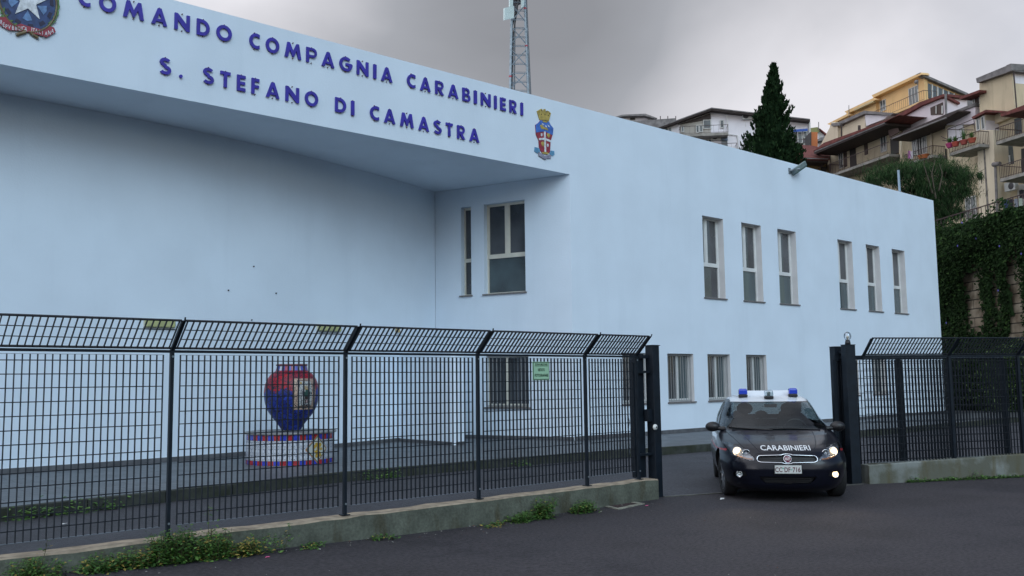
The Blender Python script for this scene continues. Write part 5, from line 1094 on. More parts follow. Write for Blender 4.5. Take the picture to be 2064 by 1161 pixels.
h.door([(2026, 290), (2040, 286), (2044, 330), (2030, 332)], .03, WG); h.door([(2058, 300), (2068, 298), (2068, 348), (2059, 350)], .03); h.door([(2050, 373), (2068, 370), (2068, 425), (2052, 428)], .03, WF, 'door'); h.ac(2042, 376, .5, .95, .62)
h.door([(2044, 240), (2058, 236), (2060, 268), (2046, 272)], .03, WG)
h.win([(2028, 315), (2036, 313), (2037, 330), (2029, 332)], .03)
pvt = h.balcony(((1911, 281), (1973, 269)), ((1914, 306), (1974, 293)), 2.2, 1.9)
b = MB()
for a, c in (((1909, 261), (1962, 240)), ((1909, 261), (1962, 262)), ((1909, 261), (1912, 300)), ((1930, 262), (1965, 248)), ((1897, 275), (1912, 282)), ((1900, 283), (1912, 284)), ((1963, 240), (1966, 270))): b.tube([PI1.w(*PI1.uv(*a, 2.1), 2.1), PI1.w(*PI1.uv(*c, 2.1), 2.1)], .03, 5)
b.build('awning_frame', RL, h.root)
h.win([(1912, 254), (1942, 250), (1943, 285), (1913, 290)], .05, mull=1, m=BWh)
h.balcony(((1943, 425), (1982, 417)), ((1944, 450), (1983, 440)), 1.0, .9, rm=mat('railing_pale', (.20, .18, .17), .7), pitch=.11); h.win([(1947, 398), (1967, 394), (1968, 440), (1948, 444)], .05)
b = MB(); b.tube([PI1.w(*PI1.uv(1977, 345, 2), 2), PI1.w(*PI1.uv(1979, 370, 2), 2)], .035, 5); b.tube([PI1.w(*PI1.uv(1906, 300, .1), .1), PI1.w(*PI1.uv(1912, 420, .1), .1)], .07, 6); b.build('pipe', RE, h.root)
# flower pots on the balcony and the washing
potc = [(.30, .03, .12), (.32, .05, .03), (.26, .05, .04), (.30, .06, .03)]
for i, (px, lab) in enumerate(((1917, 'magenta flower pot at the left end of the corner balcony rail'), (1929, 'dark red flower box on the corner balcony beside the magenta pot'), (1946, 'terracotta pot with a spiky plant in the middle of the corner balcony'), (1962, 'red flower box at the right side of the corner balcony'))):
    u, z = PI1.uv(px, 296-(px-1914)*.22, 2.26); pr = thing('flower_pot', lab, 'flower pot', tuple(PI1.w(u, z, 2.3)), group='flower pots on the corner balcony')
    b = MB(); b.lathe([(.13, 0), (.20, .30), (.22, .34), (.18, .34), (0, .30)], PI1.w(u, z-.1, 2.38), PI1.d if False else (0, 0, 1), 12, ex=1.5); b.build('pot', mat('pot_paint', potc[i], .6), pr)
    b = MB(); R_ = random.Random(i)
    for k in range(60): a = R_.uniform(0, 6.3); q = R_.uniform(.05, .3); c = PI1.w(u, z+.22, 2.38); d = Vector((cos(a)*q, sin(a)*q, R_.uniform(.1, .5 if i != 2 else .9))); s_ = Vector((-sin(a), cos(a), 0))*.03; b.add([c-s_, c+s_, c+d+s_*.5, c+d-s_*.5], [(0, 1, 2, 3)])
    b.build('plant', LFm[0], pr)
for i, (x0, x1, y1, col, lab) in enumerate(((2023, 2032, 419, (.02, .035, .10), 'navy cloth hanging leftmost on the washing line'), (2033, 2043, 423, (.008, .008, .014), 'black shirt hanging on the washing line beside the navy cloth'), (2044, 2052, 421, (.16, .18, .22), 'pale grey towel hanging on the washing line'), (2053, 2061, 420, (.26, .32, .27), 'pale green cloth hanging at the right end of the washing line'), (2054, 2064, 400, (.008, .008, .012), 'black jacket hanging higher up by the balcony door'))):
    yt = 404-(x0-2023)*.1 if i < 4 else 384; b = MB(); o_ = 2.75 if i < 4 else 1.6; q = [PI1.uv(*p, o_) for p in ((x0, yt), (x1, yt-1), (x1+1, y1), (x0+1, y1+1))]
    b.pprism(PI1, [q[0], ((q[0][0]+q[1][0])/2, q[0][1]+.02), q[1], (q[1][0]+.05, (q[1][1]+q[2][1])/2), q[2], ((q[2][0]+q[3][0])/2, q[3][1]-.06), q[3]], o_-.02, o_); tag(b.build('laundry', mat('cloth', col, .9, var=.2, scale=6)), lab, 'laundry', 'laundry on the lowest balcony')
b = MB(); b.tube([PI1.w(*PI1.uv(2008, 405, 2.74), 2.74), PI1.w(*PI1.uv(2080, 396, 2.74), 2.74)], .012, 5); b.build('washing_line', RL, h.root)

# ---- cream house with long balcony under a tiled eave
o2 = at(1711, 300, 86); P2 = Plane((o2.x, o2.y), AZH)
h = House('hillside_house', 'cream house with long deep eave and a running balcony left of the feathery tree', P2, (o2.x, o2.y, 15))
h.part('wall', BW, ([(1668, 380), (1666, 312), (1783, 262), (1812, 250), (1812, 460), (1700, 420)], 0, 7))
h.part('roof', RT, ([(1638, 305), (1783, 246), (1800, 237), (1812, 232), (1784, 243), (1660, 288)], 2.4, 9)); h.part('eave', RE, ([(1640, 306), (1783, 247), (1784, 252), (1641, 311)], 2.42, 2.6))
h.part('gutter', RG, ([(1642, 304.5), (1782, 247), (1782, 249), (1642, 306.5)], 2.5, .1))
h.balcony(((1670, 331), (1793, 287)), ((1672, 352), (1793, 311)), 1.8, 1.8, pitch=.16, ends=(True, False))
h.door([(1712, 300), (1724, 296), (1726, 334), (1714, 338)], .04); h.win([(1690, 307), (1698, 304), (1700, 338), (1692, 341)], .04); h.win([(1742, 288), (1748, 286), (1749, 311), (1743, 313)], .04, m=SH, mull=0, fm=SH); h.win([(1775, 275), (1786, 271), (1787, 304), (1776, 308)], .04, mull=1)
h.ac(1728, 286, .03, .95, .6); h.door([(1700, 303), (1706, 301), (1707, 335), (1701, 338)], .04, SH, 'shutter')
h.part('lattice_screen', mat('lattice_brown', (.055, .032, .026), .8), ([(1790, 262), (1808, 258), (1812, 266), (1793, 277)], 1.6, .1)); h.part('passage', WD, ([(1794, 280), (1812, 274), (1814, 306), (1795, 312)], .3, .3))
b = MB(); b.tube([P2.w(*P2.uv(1641, 309, 2.2), 2.2), P2.w(*P2.uv(1666, 318, 1.0), 1.0), P2.w(*P2.uv(1668, 350, .2), .2)], .06, 6); b.tube([P2.w(*P2.uv(1673, 306, .1), .1), P2.w(*P2.uv(1674, 345, .1), .1)], .05, 6); b.build('downpipe', RE, h.root)
h.part('attic_wall', BW2, ([(1652, 296), (1675, 252), (1676, 246), (1690, 250), (1743, 230), (1745, 260)], -1.0, 5)); h.part('attic_side', BWh, ([(1743, 231), (1790, 233), (1782, 240), (1746, 254)], -.9, 4.8)); h.part('attic_roof', RG, ([(1688, 247), (1742, 223), (1800, 228), (1795, 233), (1743, 229), (1690, 253)], -.6, 6))
h.part('chimney_block', BW2, ([(1676, 249), (1688, 246), (1689, 282), (1678, 286)], -.6, 2)); h.part('chimney_cap', RG, ([(1675, 249), (1690, 247), (1690, 253), (1676, 254)], -.4, 2.4)); b = MB(); b.tube([P2.w(*P2.uv(1689, 248, .2), -.2), P2.w(*P2.uv(1689, 280, .2), -.2)], .08, 6); b.tube([P2.w(*P2.uv(1732, 262, 1), 1), P2.w(*P2.uv(1732, 253, 1), 1)], .13, 8); b.build('vent_pipe', RE, h.root)
# ---- lilac-white gabled attic with dark lattice, second eave and windows
o3 = at(1850, 280, 76.2); P3 = Plane((o3.x, o3.y), AZH)
h = House('hillside_house', 'lilac white gabled house with dark lattice window, below the yellow house', P3, (o3.x, o3.y, 12))
h.part('gable_wall', BLv, ([(1814, 266), (1813, 236), (1903, 193), (1906, 236), (1800, 282)], -1.0, 5)); u4, _ = P3.uv(1905, 230, -1.0); PG = Plane(P3.w(u4, 0, -1.0)[:2], AZH+90)
b = MB(); pp(b, PG, [(1904, 193), (1934, 209), (1934, 222), (1906, 235)], .05, .3); b.build('side_wall', BLv, h.root)
h.part('blue_wall', mat('house_blue_grey', (.26, .27, .36), .9), ([(1784, 246), (1813, 234), (1813, 248), (1786, 250)], -.8, 3))
h.part('roof', RT, ([(1783, 246), (1855, 205), (1903, 189), (1903, 194), (1856, 213), (1813, 237)], -.7, 6)); b = MB(); pp(b, PG, [(1903, 189), (1935, 206), (1935, 210), (1905, 195)], .3, .5); b.build('roof', RT, h.root)
h.part('lattice_window', SH, ([(1875, 217), (1900, 206), (1901, 231), (1876, 232)], -.95, .1)); b = MB()
for x in (1887, 1899): b.tube([P3.w(*P3.uv(x, 213, -.9), -.9), P3.w(*P3.uv(x, 229, -.9), -.9)], .05, 5)
b.build('lattice_strip', WF, h.root); b = MB(); b.tube([P3.w(*P3.uv(1906, 190, -.7), -.7), P3.w(*P3.uv(1907, 232, -.7), -.7)], .10, 6); b.build('downpipe', RG, h.root)
h.part('wall', BW, ([(1812, 430), (1812, 276), (1905, 238), (1909, 430)], 0, 5)); h.part('eave', RE, ([(1795, 277), (1907, 230), (1930, 222), (1930, 225), (1907, 238), (1796, 283)], 2.0, 6)); h.part('gutter', RG, ([(1797, 278.5), (1906, 236), (1906, 238.5), (1797, 281)], 2.1, .15))
h.win([(1839, 280), (1847, 277), (1848, 312), (1840, 315)], .04); h.win([(1848, 277), (1858, 273), (1860, 312), (1850, 315)], .04, m=WD); h.win([(1860, 273), (1867, 271), (1868, 308), (1861, 311)], .04)
h.balcony(((1822, 307), (1880, 300)), ((1824, 322), (1880, 320)), 1.5, 1.5); b = MB(); b.tube([P3.w(*P3.uv(1877, 262, .1), .1), P3.w(*P3.uv(1878, 310, .1), .1)], .06, 6); b.tube([P3.w(*P3.uv(1815, 278, .3), .3), P3.w(*P3.uv(1817, 320, .3), .3)], .09, 6); b.build('downpipe', BW2, h.root)
for px_, py_, col, lab in ((1833, 312, (.34, .10, .30), 'purple cloth over the balcony rail under the long eave'), (1838, 313, (.40, .38, .42), 'white cloth over the balcony rail beside the purple one')):
    b = MB(); q = [P3.uv(*p, 1.56) for p in ((px_-3, py_-8), (px_+2, py_-8), (px_+2, py_+7), (px_-3, py_+8))]; b.pprism(P3, q, 1.54, 1.56); tag(b.build('laundry', mat('cloth', col, .9)), lab, 'laundry')
u, z = P3.uv(1862, 316, 1.6); b = MB(); b.lathe([(.22, -.15), (.30, .12), (.32, .15), (.1, .15)], P3.w(u, z, 1.62), (0, 0, 1), 12, ex=1.6); tag(b.build('flower_pot', mat('pot_orange', (.36, .10, .03), .6)), 'orange trough on the balcony rail under the long eave', 'flower pot')
# ---- yellow house on top
o4 = at(1850, 200, 98); P4 = Plane((o4.x, o4.y), AZH)
h = House('hillside_house', 'ochre yellow top-floor house with long glazed side and terrace railing', P4, (o4.x, o4.y, 20))
h.part('wall', BY, ([(1763, 260), (1762, 197), (1853, 152), (1863, 154), (1866, 260)], 0, .4)); u5, _ = P4.uv(1863, 200, 0); P4s = Plane(P4.w(u5, 0, 0)[:2], AZH+90)
b = MB(); pp(b, P4s, [(1862, 153), (1950, 192), (1950, 240), (1866, 240)], .05, .4); b.build('side_wall', BY, h.root)
h.part('roof', BY, ([(1757, 192), (1855, 146), (1858, 150), (1760, 197)], .7, 1.0)); fA, fB, fC = P4.w(*P4.uv(1760, 195, 0), 0), P4.w(*P4.uv(1860, 151, 0), 0), P4s.w(*P4s.uv(1950, 190, 0), 0); b = MB(); b.prism([fA, fB, fC, fC+fA-fB], (0, 0, -.2)); b.build('roof', BY, h.root)
b = MB(); pp(b, P4s, [(1855, 146), (1952, 188), (1952, 193), (1858, 152)], .5, .6); b.build('roof_edge', RG, h.root)
h.part('lower_wing', BY, ([(1708, 250), (1706, 228), (1765, 203), (1768, 255)], .3, 5)); h.part('lower_roof', BY, ([(1702, 225), (1761, 197), (1765, 201), (1708, 229)], .9, 5)); h.part('wing_wall', BY, ([(1672, 262), (1674, 248), (1712, 231), (1714, 255)], .5, 4)); h.part('lower_roof', BY, ([(1667, 250), (1710, 228), (1712, 232), (1673, 252)], 1.0, 4.5))
h.part('awning_box', mat('awning_cream', (.45, .36, .2), .7), ([(1721, 220), (1758, 203), (1759, 206), (1722, 223)], 1.0, .4))
h.win([(1774, 204), (1784, 200), (1786, 222), (1775, 225)], .04, mull=1); h.win([(1832, 178), (1850, 172), (1852, 206), (1833, 213)], .04, mull=2, m=WG)
for i in range(6):
    x0 = 1868+i*11; ya = 166.5+i*4.5; yb = 198+i*1.2; q = [P4s.uv(*p, .09) for p in ((x0, ya), (x0+9, ya+3.6), (x0+9.3, yb+.8), (x0+.6, yb))]; b = MB(); b.pprism(P4s, q, .03, .09); w_ = b.build('window', WG, h.root)
    q = [P4s.uv(*p, .03) for p in ((x0+9, ya+3.6), (x0+11, ya+4.5), (x0+11.2, yb+1), (x0+9.3, yb+.8))]; b = MB(); b.pprism(P4s, q, .03, .14); b.build('frame', WF, w_)
h.balcony(((1755, 224), (1862, 187)), ((1757, 238), (1863, 209)), 1.8, 1.6, pitch=.3, sm=BY); b = MB(); b.tube([P4.w(*P4.uv(1711, 235, 1), 1), P4.w(*P4.uv(1711, 212, 1), 1)], .04, 5); b.tube([P4.w(*P4.uv(1850, 180, 1.2), 1.2), P4.w(*P4.uv(1850, 160, 1.2), 1.2)], .05, 5); b.sphere(P4.w(*P4.uv(1847, 165, 1.2), 1.2), .22, 10); b.build('aerial', RG, h.root)
# ---- white gabled block, left of the cypress, facing the camera
o6 = at(1480, 260, 100); P6 = Plane((o6.x, o6.y), 138)
h = House('apartment_block', 'white gabled apartment block with recessed balcony behind the cypress', P6, (o6.x, o6.y, 16), 'apartment block')
h.part('wall', BWh, ([(1336, 360), (1336, 257), (1434, 222), (1632, 245), (1634, 360)], 0, 12))
h.part('roof', RE, ([(1318, 259), (1434, 217), (1633, 240), (1633, 245), (1434, 222), (1336, 257), (1318, 262)], .9, 13)); h.part('fascia_strip', RG, ([(1318, 258.5), (1434, 216.5), (1633, 239.5), (1633, 241.5), (1434, 218.5), (1318, 260.5)], 1.0, .1))
h.part('recess', mat('recess_shade_wall', (.33, .31, .28), .9), ([(1371, 271), (1371, 250), (1432, 229), (1433, 270)], .02, .1)); h.part('recess_soffit', RE, ([(1366, 251), (1432, 228), (1433, 239), (1372, 250)], .15, .15))
h.win([(1417, 242), (1433, 241), (1433, 259), (1418, 260)], .1, mull=0); h.win([(1403, 252), (1409, 252), (1409, 267), (1403, 268)], .1, mull=0); h.win([(1410, 252), (1416, 251), (1416, 266), (1410, 267)], .1, mull=0); h.win([(1373, 255), (1378, 254), (1379, 266), (1374, 267)], .1, mull=0); h.win([(1451, 242), (1459, 242), (1459, 258), (1452, 258)], .1, mull=0, m=WG); h.win([(1340, 260), (1354, 255), (1354, 268), (1341, 270)], .06, mull=1)
h.balcony(((1371, 257), (1467, 250)), ((1371, 271), (1468, 266)), 1.3, 1.3, pitch=.5, slab=.3); h.ac(1505, 235, .02, 1.0, .75); h.ac(1443, 277, .02, 1.0, .7)
h.door([(1452, 278), (1467, 277), (1467, 283), (1453, 283)], .25, mat('awning_blue_grey', (.10, .13, .18), .7), 'awning'); h.door([(1454, 284), (1466, 283), (1467, 300), (1455, 300)], .05, WG); h.win([(1421, 281), (1434, 280), (1434, 292), (1422, 292)], .05)
h.balcony(((1440, 291), (1486, 288)), ((1440, 303), (1486, 302)), 1.2, 1.2, pitch=.5); b = MB(); b.tube([P6.w(*P6.uv(1465, 232, .3), .3), P6.w(*P6.uv(1467, 262, .3), .3)], .05, 5); b.tube([P6.w(*P6.uv(1503, 246, .6), .6), P6.w(*P6.uv(1503, 256, .6), .6)], .03, 5); b.tube([P6.w(*P6.uv(1468, 271, .1), .1), P6.w(*P6.uv(1486, 273, .1), .1), P6.w(*P6.uv(1488, 300, .1), .1)], .05, 5); b.build('pipe', WF, h.root)
h.part('side_wing_shade', mat('shaded_loggia', (.10, .095, .10), .9), ([(1597, 262), (1628, 260), (1628, 290), (1600, 290)], .05, .1)); h.door([(1600, 261), (1628, 259), (1628, 264), (1600, 266)], .6, mat('awning_blue', (.02, .07, .30), .7), 'awning'); h.win([(1607, 266), (1617, 265), (1618, 288), (1608, 289)], .12, mull=0); h.win([(1619, 265), (1627, 264), (1627, 278), (1620, 279)], .12, mull=0)
h.balcony(((1596, 283), (1628, 281)), ((1596, 290), (1628, 289)), 1.0, .9, pitch=.4); b = MB(); b.tube([P6.w(*P6.uv(1631.5, 246, .2), .2), P6.w(*P6.uv(1633, 298, .2), .2)], .12, 6); b.build('downpipe', WF, h.root)
# ---- small white house with hipped grey roof far left
o7 = at(1290, 240, 125); P7 = Plane((o7.x, o7.y), 131)
h = House('distant_house', 'small white rooftop room with a grey hipped roof just above the parapet line', P7, (o7.x, o7.y, 20))
h.part('wall', BWh, ([(1240, 256), (1240, 239), (1258, 234), (1302, 233), (1318, 240), (1322, 262)], 0, 6)); h.part('roof', RG, ([(1231, 238), (1254, 231), (1301, 229), (1325, 238), (1320, 239), (1300, 233), (1256, 234), (1238, 239)], .9, 8)); h.win([(1269, 237), (1281, 236), (1281, 243), (1269, 243)], .05, m=WD, mull=0); h.win([(1306, 238), (1313, 239), (1313, 242), (1306, 241)], .05, m=WD, mull=0)
h.part('terrace_wall', RG, ([(1262, 245), (1362, 238), (1362, 262), (1262, 262)], 2.2, 3)); b = MB()
for x in (1331, 1346, 1362): b.tube([P7.w(*P7.uv(x, 245, 2), 2), P7.w(*P7.uv(x, 234, 2), 2)], .06, 5)
b.build('railing_post', RL, h.root)
# ---- orange stair tower, white gable and olive roof in the gap
o8 = at(1645, 280, 93); P8 = Plane((o8.x, o8.y), 134)
h = House('stair_tower', 'narrow orange rendered tower in the gap between white block and cream house', P8, (o8.x, o8.y, 16), 'tower'); h.part('wall', BO, ([(1634, 300), (1634, 266), (1648, 266), (1648, 302)], 0, 2)); h.part('shade_side', WD, ([(1633.5, 300), (1633.5, 266), (1635.5, 266), (1635.5, 300)], .1, 2))
o9 = at(1655, 270, 110); P9 = Plane((o9.x, o9.y), 134)
h = House('distant_house', 'tiny white gable with olive green roof seen in the gap above the orange tower', P9, (o9.x, o9.y, 18)); h.part('wall', BWh, ([(1636, 300), (1636, 262), (1651, 259), (1668, 272), (1672, 300)], 0, 4)); h.part('roof', mat('olive_roof', (.20, .20, .08), .8), ([(1634, 258), (1648, 256), (1652, 262), (1650, 267), (1634, 266)], .5, 4)); h.part('verge', RT, ([(1649, 258), (1653, 259), (1667, 270), (1666, 273)], .4, 4)); h.part('ledge', RG, ([(1650, 279), (1668, 274), (1668, 282), (1650, 284)], 1.0, 1)); b = MB(); b.tube([P9.w(*P9.uv(1650, 262, .6), .6), P9.w(*P9.uv(1650, 246, .6), .6)], .05, 5); b.build('aerial', RG, h.root); h.win([(1650, 266), (1655, 269), (1656, 276), (1651, 277)], .05)
# ---- red tiled low house
o10 = at(1630, 310, 88); P10 = Plane((o10.x, o10.y), 128)
h = House('hillside_house', 'low house with deep red tiled roof and ochre wall, right of the cypress', P10, (o10.x, o10.y, 14)); h.part('wall', mat('house_dull_ochre', (.22, .15, .07), .9, var=.2, scale=1), ([(1590, 380), (1590, 327), (1668, 328), (1668, 380)], -.5, 4))
b = MB(); e0, e1, r0, r1 = P10.w(*P10.uv(1592, 317, 1.2), 1.2), P10.w(*P10.uv(1672, 318, 1.2), 1.2), P10.w(*P10.uv(1592, 291, -4.), -4.), P10.w(*P10.uv(1672, 300, -4.), -4.); r0b = P10.w(*P10.uv(1634, 293, -4.), -4.)
b.add([e0, e1, r1, r0b, r0]+[p-Vector((0, 0, .25)) for p in (e0, e1, r1, r0b, r0)], [(0, 1, 2, 3, 4), (9, 8, 7, 6, 5), (0, 5, 6, 1)]); b.build('roof', RT, h.root); h.part('eave', RE, ([(1592, 317), (1670, 318), (1670, 327), (1592, 325)], 1.0, 1.6)); h.part('gutter', RG, ([(1600, 317), (1670, 319.5), (1670, 321), (1600, 319)], 1.3, .15)); b = MB(); b.tube([P10.w(*P10.uv(1661, 322, 1), 1), P10.w(*P10.uv(1661, 330, .5), .5), P10.w(*P10.uv(1644, 345, .1), .1)], .06, 6); b.build('downpipe', RE, h.root); h.door([(1655, 336), (1666, 336), (1666, 352), (1655, 352)], -.4)

# ============================================================ RETAINING WALL, IVY, HILL
ow = at(1975, 825, 46); PW = Plane((ow.x, ow.y), 34.3)
bm_ = bpy.data.materials.new('block_wall'); bm_.use_nodes = True; t = bm_.node_tree; k = t.links.new; p_ = t.nodes['Principled BSDF']; tcn = t.nodes.new('ShaderNodeTexCoord'); mp = t.nodes.new('ShaderNodeMapping'); mp.inputs['Rotation'].default_value = (radians(90), 0, radians(34.3)); mp.inputs['Location'].default_value = (0, 0, 0)
sx = t.nodes.new('ShaderNodeSeparateXYZ'); k(tcn.outputs['Object'], sx.inputs[0]); m1 = t.nodes.new('ShaderNodeMath'); m1.operation = 'MULTIPLY_ADD'; k(sx.outputs[1], m1.inputs[0]); m1.inputs[1].default_value = 1.2; k(sx.outputs[0], m1.inputs[2]); cb = t.nodes.new('ShaderNodeCombineXYZ'); k(m1.outputs[0], cb.inputs[0]); k(sx.outputs[2], cb.inputs[1])
br = t.nodes.new('ShaderNodeTexBrick'); k(cb.outputs[0], br.inputs['Vector']); br.inputs['Scale'].default_value = 1; br.inputs['Brick Width'].default_value = 6.5; br.inputs['Row Height'].default_value = .46; br.inputs['Mortar Size'].default_value = .03; br.inputs['Color1'].default_value = (.30, .265, .20, 1); br.inputs['Color2'].default_value = (.25, .205, .145, 1); br.inputs['Mortar'].default_value = (.03, .025, .018, 1)
nn = t.nodes.new('ShaderNodeTexNoise'); nn.inputs['Scale'].default_value = 2; nn.inputs['Detail'].default_value = 8; k(tcn.outputs['Object'], nn.inputs['Vector']); mx = t.nodes.new('ShaderNodeMix'); mx.data_type = 'RGBA'; mx.blend_type = 'MULTIPLY'; mx.inputs[0].default_value = .8; k(br.outputs[0], mx.inputs[6]); r_ = t.nodes.new('ShaderNodeValToRGB'); k(nn.outputs['Fac'], r_.inputs[0]); r_.color_ramp.elements[0].position = .35; r_.color_ramp.elements[0].color = (.35, .3, .25, 1); r_.color_ramp.elements[1].position = .6; k(r_.outputs[0], mx.inputs[7]); k(mx.outputs[2], p_.inputs['Base Color']); p_.inputs['Roughness'].default_value = .9
uL, _ = PW.uv(1700, 700); uR, _ = PW.uv(2090, 700); uR2 = uR-6 if uR < uL else uR+6
ztop = PW.uv(2000, 447)[1]
b = MB(); b.pbox(PW, min(uL, uR2), max(uL, uR2), -.2, ztop, -.8, 0); tag(b.build('retaining_wall', bm_), 'high weathered block retaining wall under the apartment block, mostly hidden by ivy', 'wall')
b = MB(); zt_ = ztop+.95
for i in range(70):
    u = uL+(uR2-uL)*i/70; b.pbox(PW, u-.012, u+.012, ztop, zt_, -.3, -.27)
b.pbox(PW, min(uL, uR2), max(uL, uR2), zt_, zt_+.05, -.31, -.26); tag(b.build('railing', RL), 'thin dark iron railing along the top of the ivy-covered wall', 'railing')
hb = MB(); hx0 = PW.w(uL, ztop, -.5); hx1 = PW.w(uR2, ztop, -.5); nrm = -PW.n; G_ = []
for i in range(13):
    a = uL+(uL-uR2)*.6+(uR2-uL)*1.7*i/12
    for j in range(8): d = j*14; G_.append(PW.w(a, ztop-.05+d*.17+random.uniform(-.2, .2)*(j > 0), -.5-d))
hb.add(G_, [(i*8+j, i*8+j+1, (i+1)*8+j+1, (i+1)*8+j) for i in range(12) for j in range(7)], 0, True); struct(hb.build('hillside', mat('hillside_scrub', (.045, .06, .03), .95, var=.5, scale=.4)))

ivl = [mat('ivy_leaf', (.012, .032, .008), .85, spec=.15, var=.4, scale=3), mat('ivy_leaf_light', (.028, .062, .014), .8, spec=.15), mat('ivy_shoot', (.07, .055, .03), .7), mat('ivy_flower', (.08, .07, .40), .6)]
holes = [[(1948, 560), (1962, 545), (1980, 532), (1980, 560), (1978, 610), (1983, 655), (1978, 668), (1960, 672), (1948, 660), (1950, 610)], [(2034, 545), (2046, 522), (2062, 500), (2062, 600), (2062, 690), (2033, 690), (2036, 610)], [(2006, 548), (2013, 545), (2016, 590), (2014, 660), (2008, 660), (2005, 600)]]
hp_ = [[PW.uv(x, y, .1) for x, y in h_] for h_ in holes]
def leafcloud(b, N_, fn, ls, R_, mis=(0, 1), pl=.3):
    for i in range(N_):
        g = fn(R_)
        if g is None: continue
        c, nrm_ = g; a = Vector((R_.gauss(0, 1), R_.gauss(0, 1), R_.gauss(0, 1))).normalized(); d = (a-nrm_*a.dot(nrm_)*.6).normalized(); s_ = d.cross((nrm_+Vector((R_.gauss(0, .5), R_.gauss(0, .5), R_.gauss(0, .5)))).normalized()).normalized(); l = ls*R_.uniform(.6, 1.4)
        b.add([c-d*l, c+s_*l*.6, c+d*l, c-s_*l*.6], [(0, 1, 2, 3)], mis[1] if R_.random() < pl else mis[0])
def ivf(R_):
    u = uL+(uR2-uL)*R_.random(); z = R_.uniform(0, ztop+.9)
    edge_ = .25*sin(u*1.3)+.2*sin(u*3.1+1)
    if z > ztop+.35+edge_: return None
    hb_ = min(1, max(0, (z-ztop*.55)/(ztop*.35)))
    q = .12+hb_*.9+.25*sin(u*.9+z)*hb_
    for h_ in hp_:
        if inpoly(np.array([u+R_.gauss(0, .10)]), np.array([z+R_.gauss(0, .12)]), h_)[0]: return None
    if z < ztop*.45 and R_.random() < .25: return None
    return PW.w(u, z, q*R_.random()**.35+.03), (PW.n+Vector((0, 0, .6))).normalized()
b = MB(); R_ = random.Random(21)     # matted stems behind the leaves
nu, nz2 = 150, 44; GU = [uL+(uR2-uL)*i/nu for i in range(nu+1)]; GZ = [(ztop+.25)*j/nz2 for j in range(nz2+1)]
gv = [PW.w(u+R_.uniform(-.05, .05), z+R_.uniform(-.05, .05), .05+min(1, max(0, (z-ztop*.5)/(ztop*.35)))*.55*R_.uniform(.6, 1.1)) for u in GU for z in GZ]; gf = []
for i in range(nu):
    for j in range(nz2):
        u, z = GU[i], GZ[j]
        if any(inpoly(np.array([u+R_.gauss(0, .12)]), np.array([z+R_.gauss(0, .15)]), h_)[0] for h_ in hp_): continue
        if z < ztop*.5 and R_.random() < .22: continue
        a_ = i*(nz2+1)+j; gf.append((a_, a_+nz2+1, a_+nz2+2, a_+1))
b.add(gv, gf, 0)
leafcloud(b, 60000, ivf, .078, R_, pl=.16)
for i in range(90):
    g = ivf(R_)
    if g: c = g[0]+PW.n*.1; b.add([c+Vector((0, 0, .06)), c+PW.d*.06, c-Vector((0, 0, .06)), c-PW.d*.06], [(0, 1, 2, 3)], 3)
o = b.build('ivy', ivl); o['kind'] = 'stuff'; tag(o, 'dense dark ivy hanging in curtains down the retaining wall with small blue flowers', 'ivy')

# ============================================================ TREES
def tree_root(name, lab, p): return thing(name, lab, 'tree', tuple(p))
# cypress
dC = 74; ct = at(1560, 126, dC); cb_ = at(1551, 335, dC); hgt = ct.z-(cb_.z-4); base = Vector((ct.x, ct.y, cb_.z-6)); cy = tree_root('cypress_tree', 'tall dark conical cypress rising behind the parapet', base)
mpx = dC/FPX
prof_c = [(126, .5), (145, 4.5), (165, 9), (190, 15), (215, 24), (245, 31), (265, 34), (290, 46), (315, 56), (345, 58), (480, 52)]
def rc(y): return .93*float(np.interp(y+6, [a for a, _ in prof_c], [c for _, c in prof_c]))*mpx
cyl = [mat('cypress_foliage', (.008, .022, .008), .9, spec=.1, var=.3, scale=2), mat('cypress_foliage_light', (.018, .040, .014), .9, spec=.1)]
R_ = random.Random(31); b = MB(); clumps = []
for i in range(760):
    y = 136+(480-136)*R_.random()**.75 if i > 60 else R_.uniform(130, 200); a = R_.uniform(0, 2*pi); r = rc(y)*min(1.32, max(.6, R_.gauss(.88, .17))); c0 = at(1560-(y-126)*.045, y, dC); c = Vector((c0.x+r*cos(a), c0.y+r*sin(a), c0.z)); clumps.append((c, a, R_.uniform(.35, .85)*(.22+.78*min(1, rc(y)/1.7))))
for c, a, s in clumps:
    ax = Vector((cos(a)*.35, sin(a)*.35, 1)).normalized()
    for k in range(58):
        p = c+ax*R_.uniform(-.9, .9)*s+Vector((R_.gauss(0, .16), R_.gauss(0, .16), R_.gauss(0, .12)))*s; d = (ax+Vector((R_.gauss(0, .35), R_.gauss(0, .35), R_.gauss(0, .3)))).normalized(); s_ = d.cross(Vector((R_.gauss(0, 1), R_.gauss(0, 1), R_.gauss(0, 1))).normalized()).normalized(); l = .13*R_.uniform(.6, 1.4)
        b.add([p-d*l, p+s_*l*.45, p+d*l*1.2, p-s_*l*.45], [(0, 1, 2, 3)], 1 if R_.random() < .22 else 0)
def core(R_): pass
for y in range(150, 470, 6):
    for j in range(14):
        a = j*2*pi/14+y; r = rc(y)*.66; c0 = at(1560-(y-126)*.045, y, dC); p = Vector((c0.x+r*cos(a), c0.y+r*sin(a), c0.z)); t1 = Vector((-sin(a), cos(a), 0))*r*.33; b.add([p-t1-Vector((0, 0, .25)), p+t1-Vector((0, 0, .25)), p+t1*.8+Vector((0, 0, .3)), p-t1*.8+Vector((0, 0, .3))], [(0, 1, 2, 3)], 0)
b.build('crown', cyl, cy); b = MB(); b.tube([base, Vector((base.x, base.y, ct.z-1.5))], [.3, .05], 8); b.build('trunk', mat('bark', (.06, .045, .035), .9, var=.3), cy)
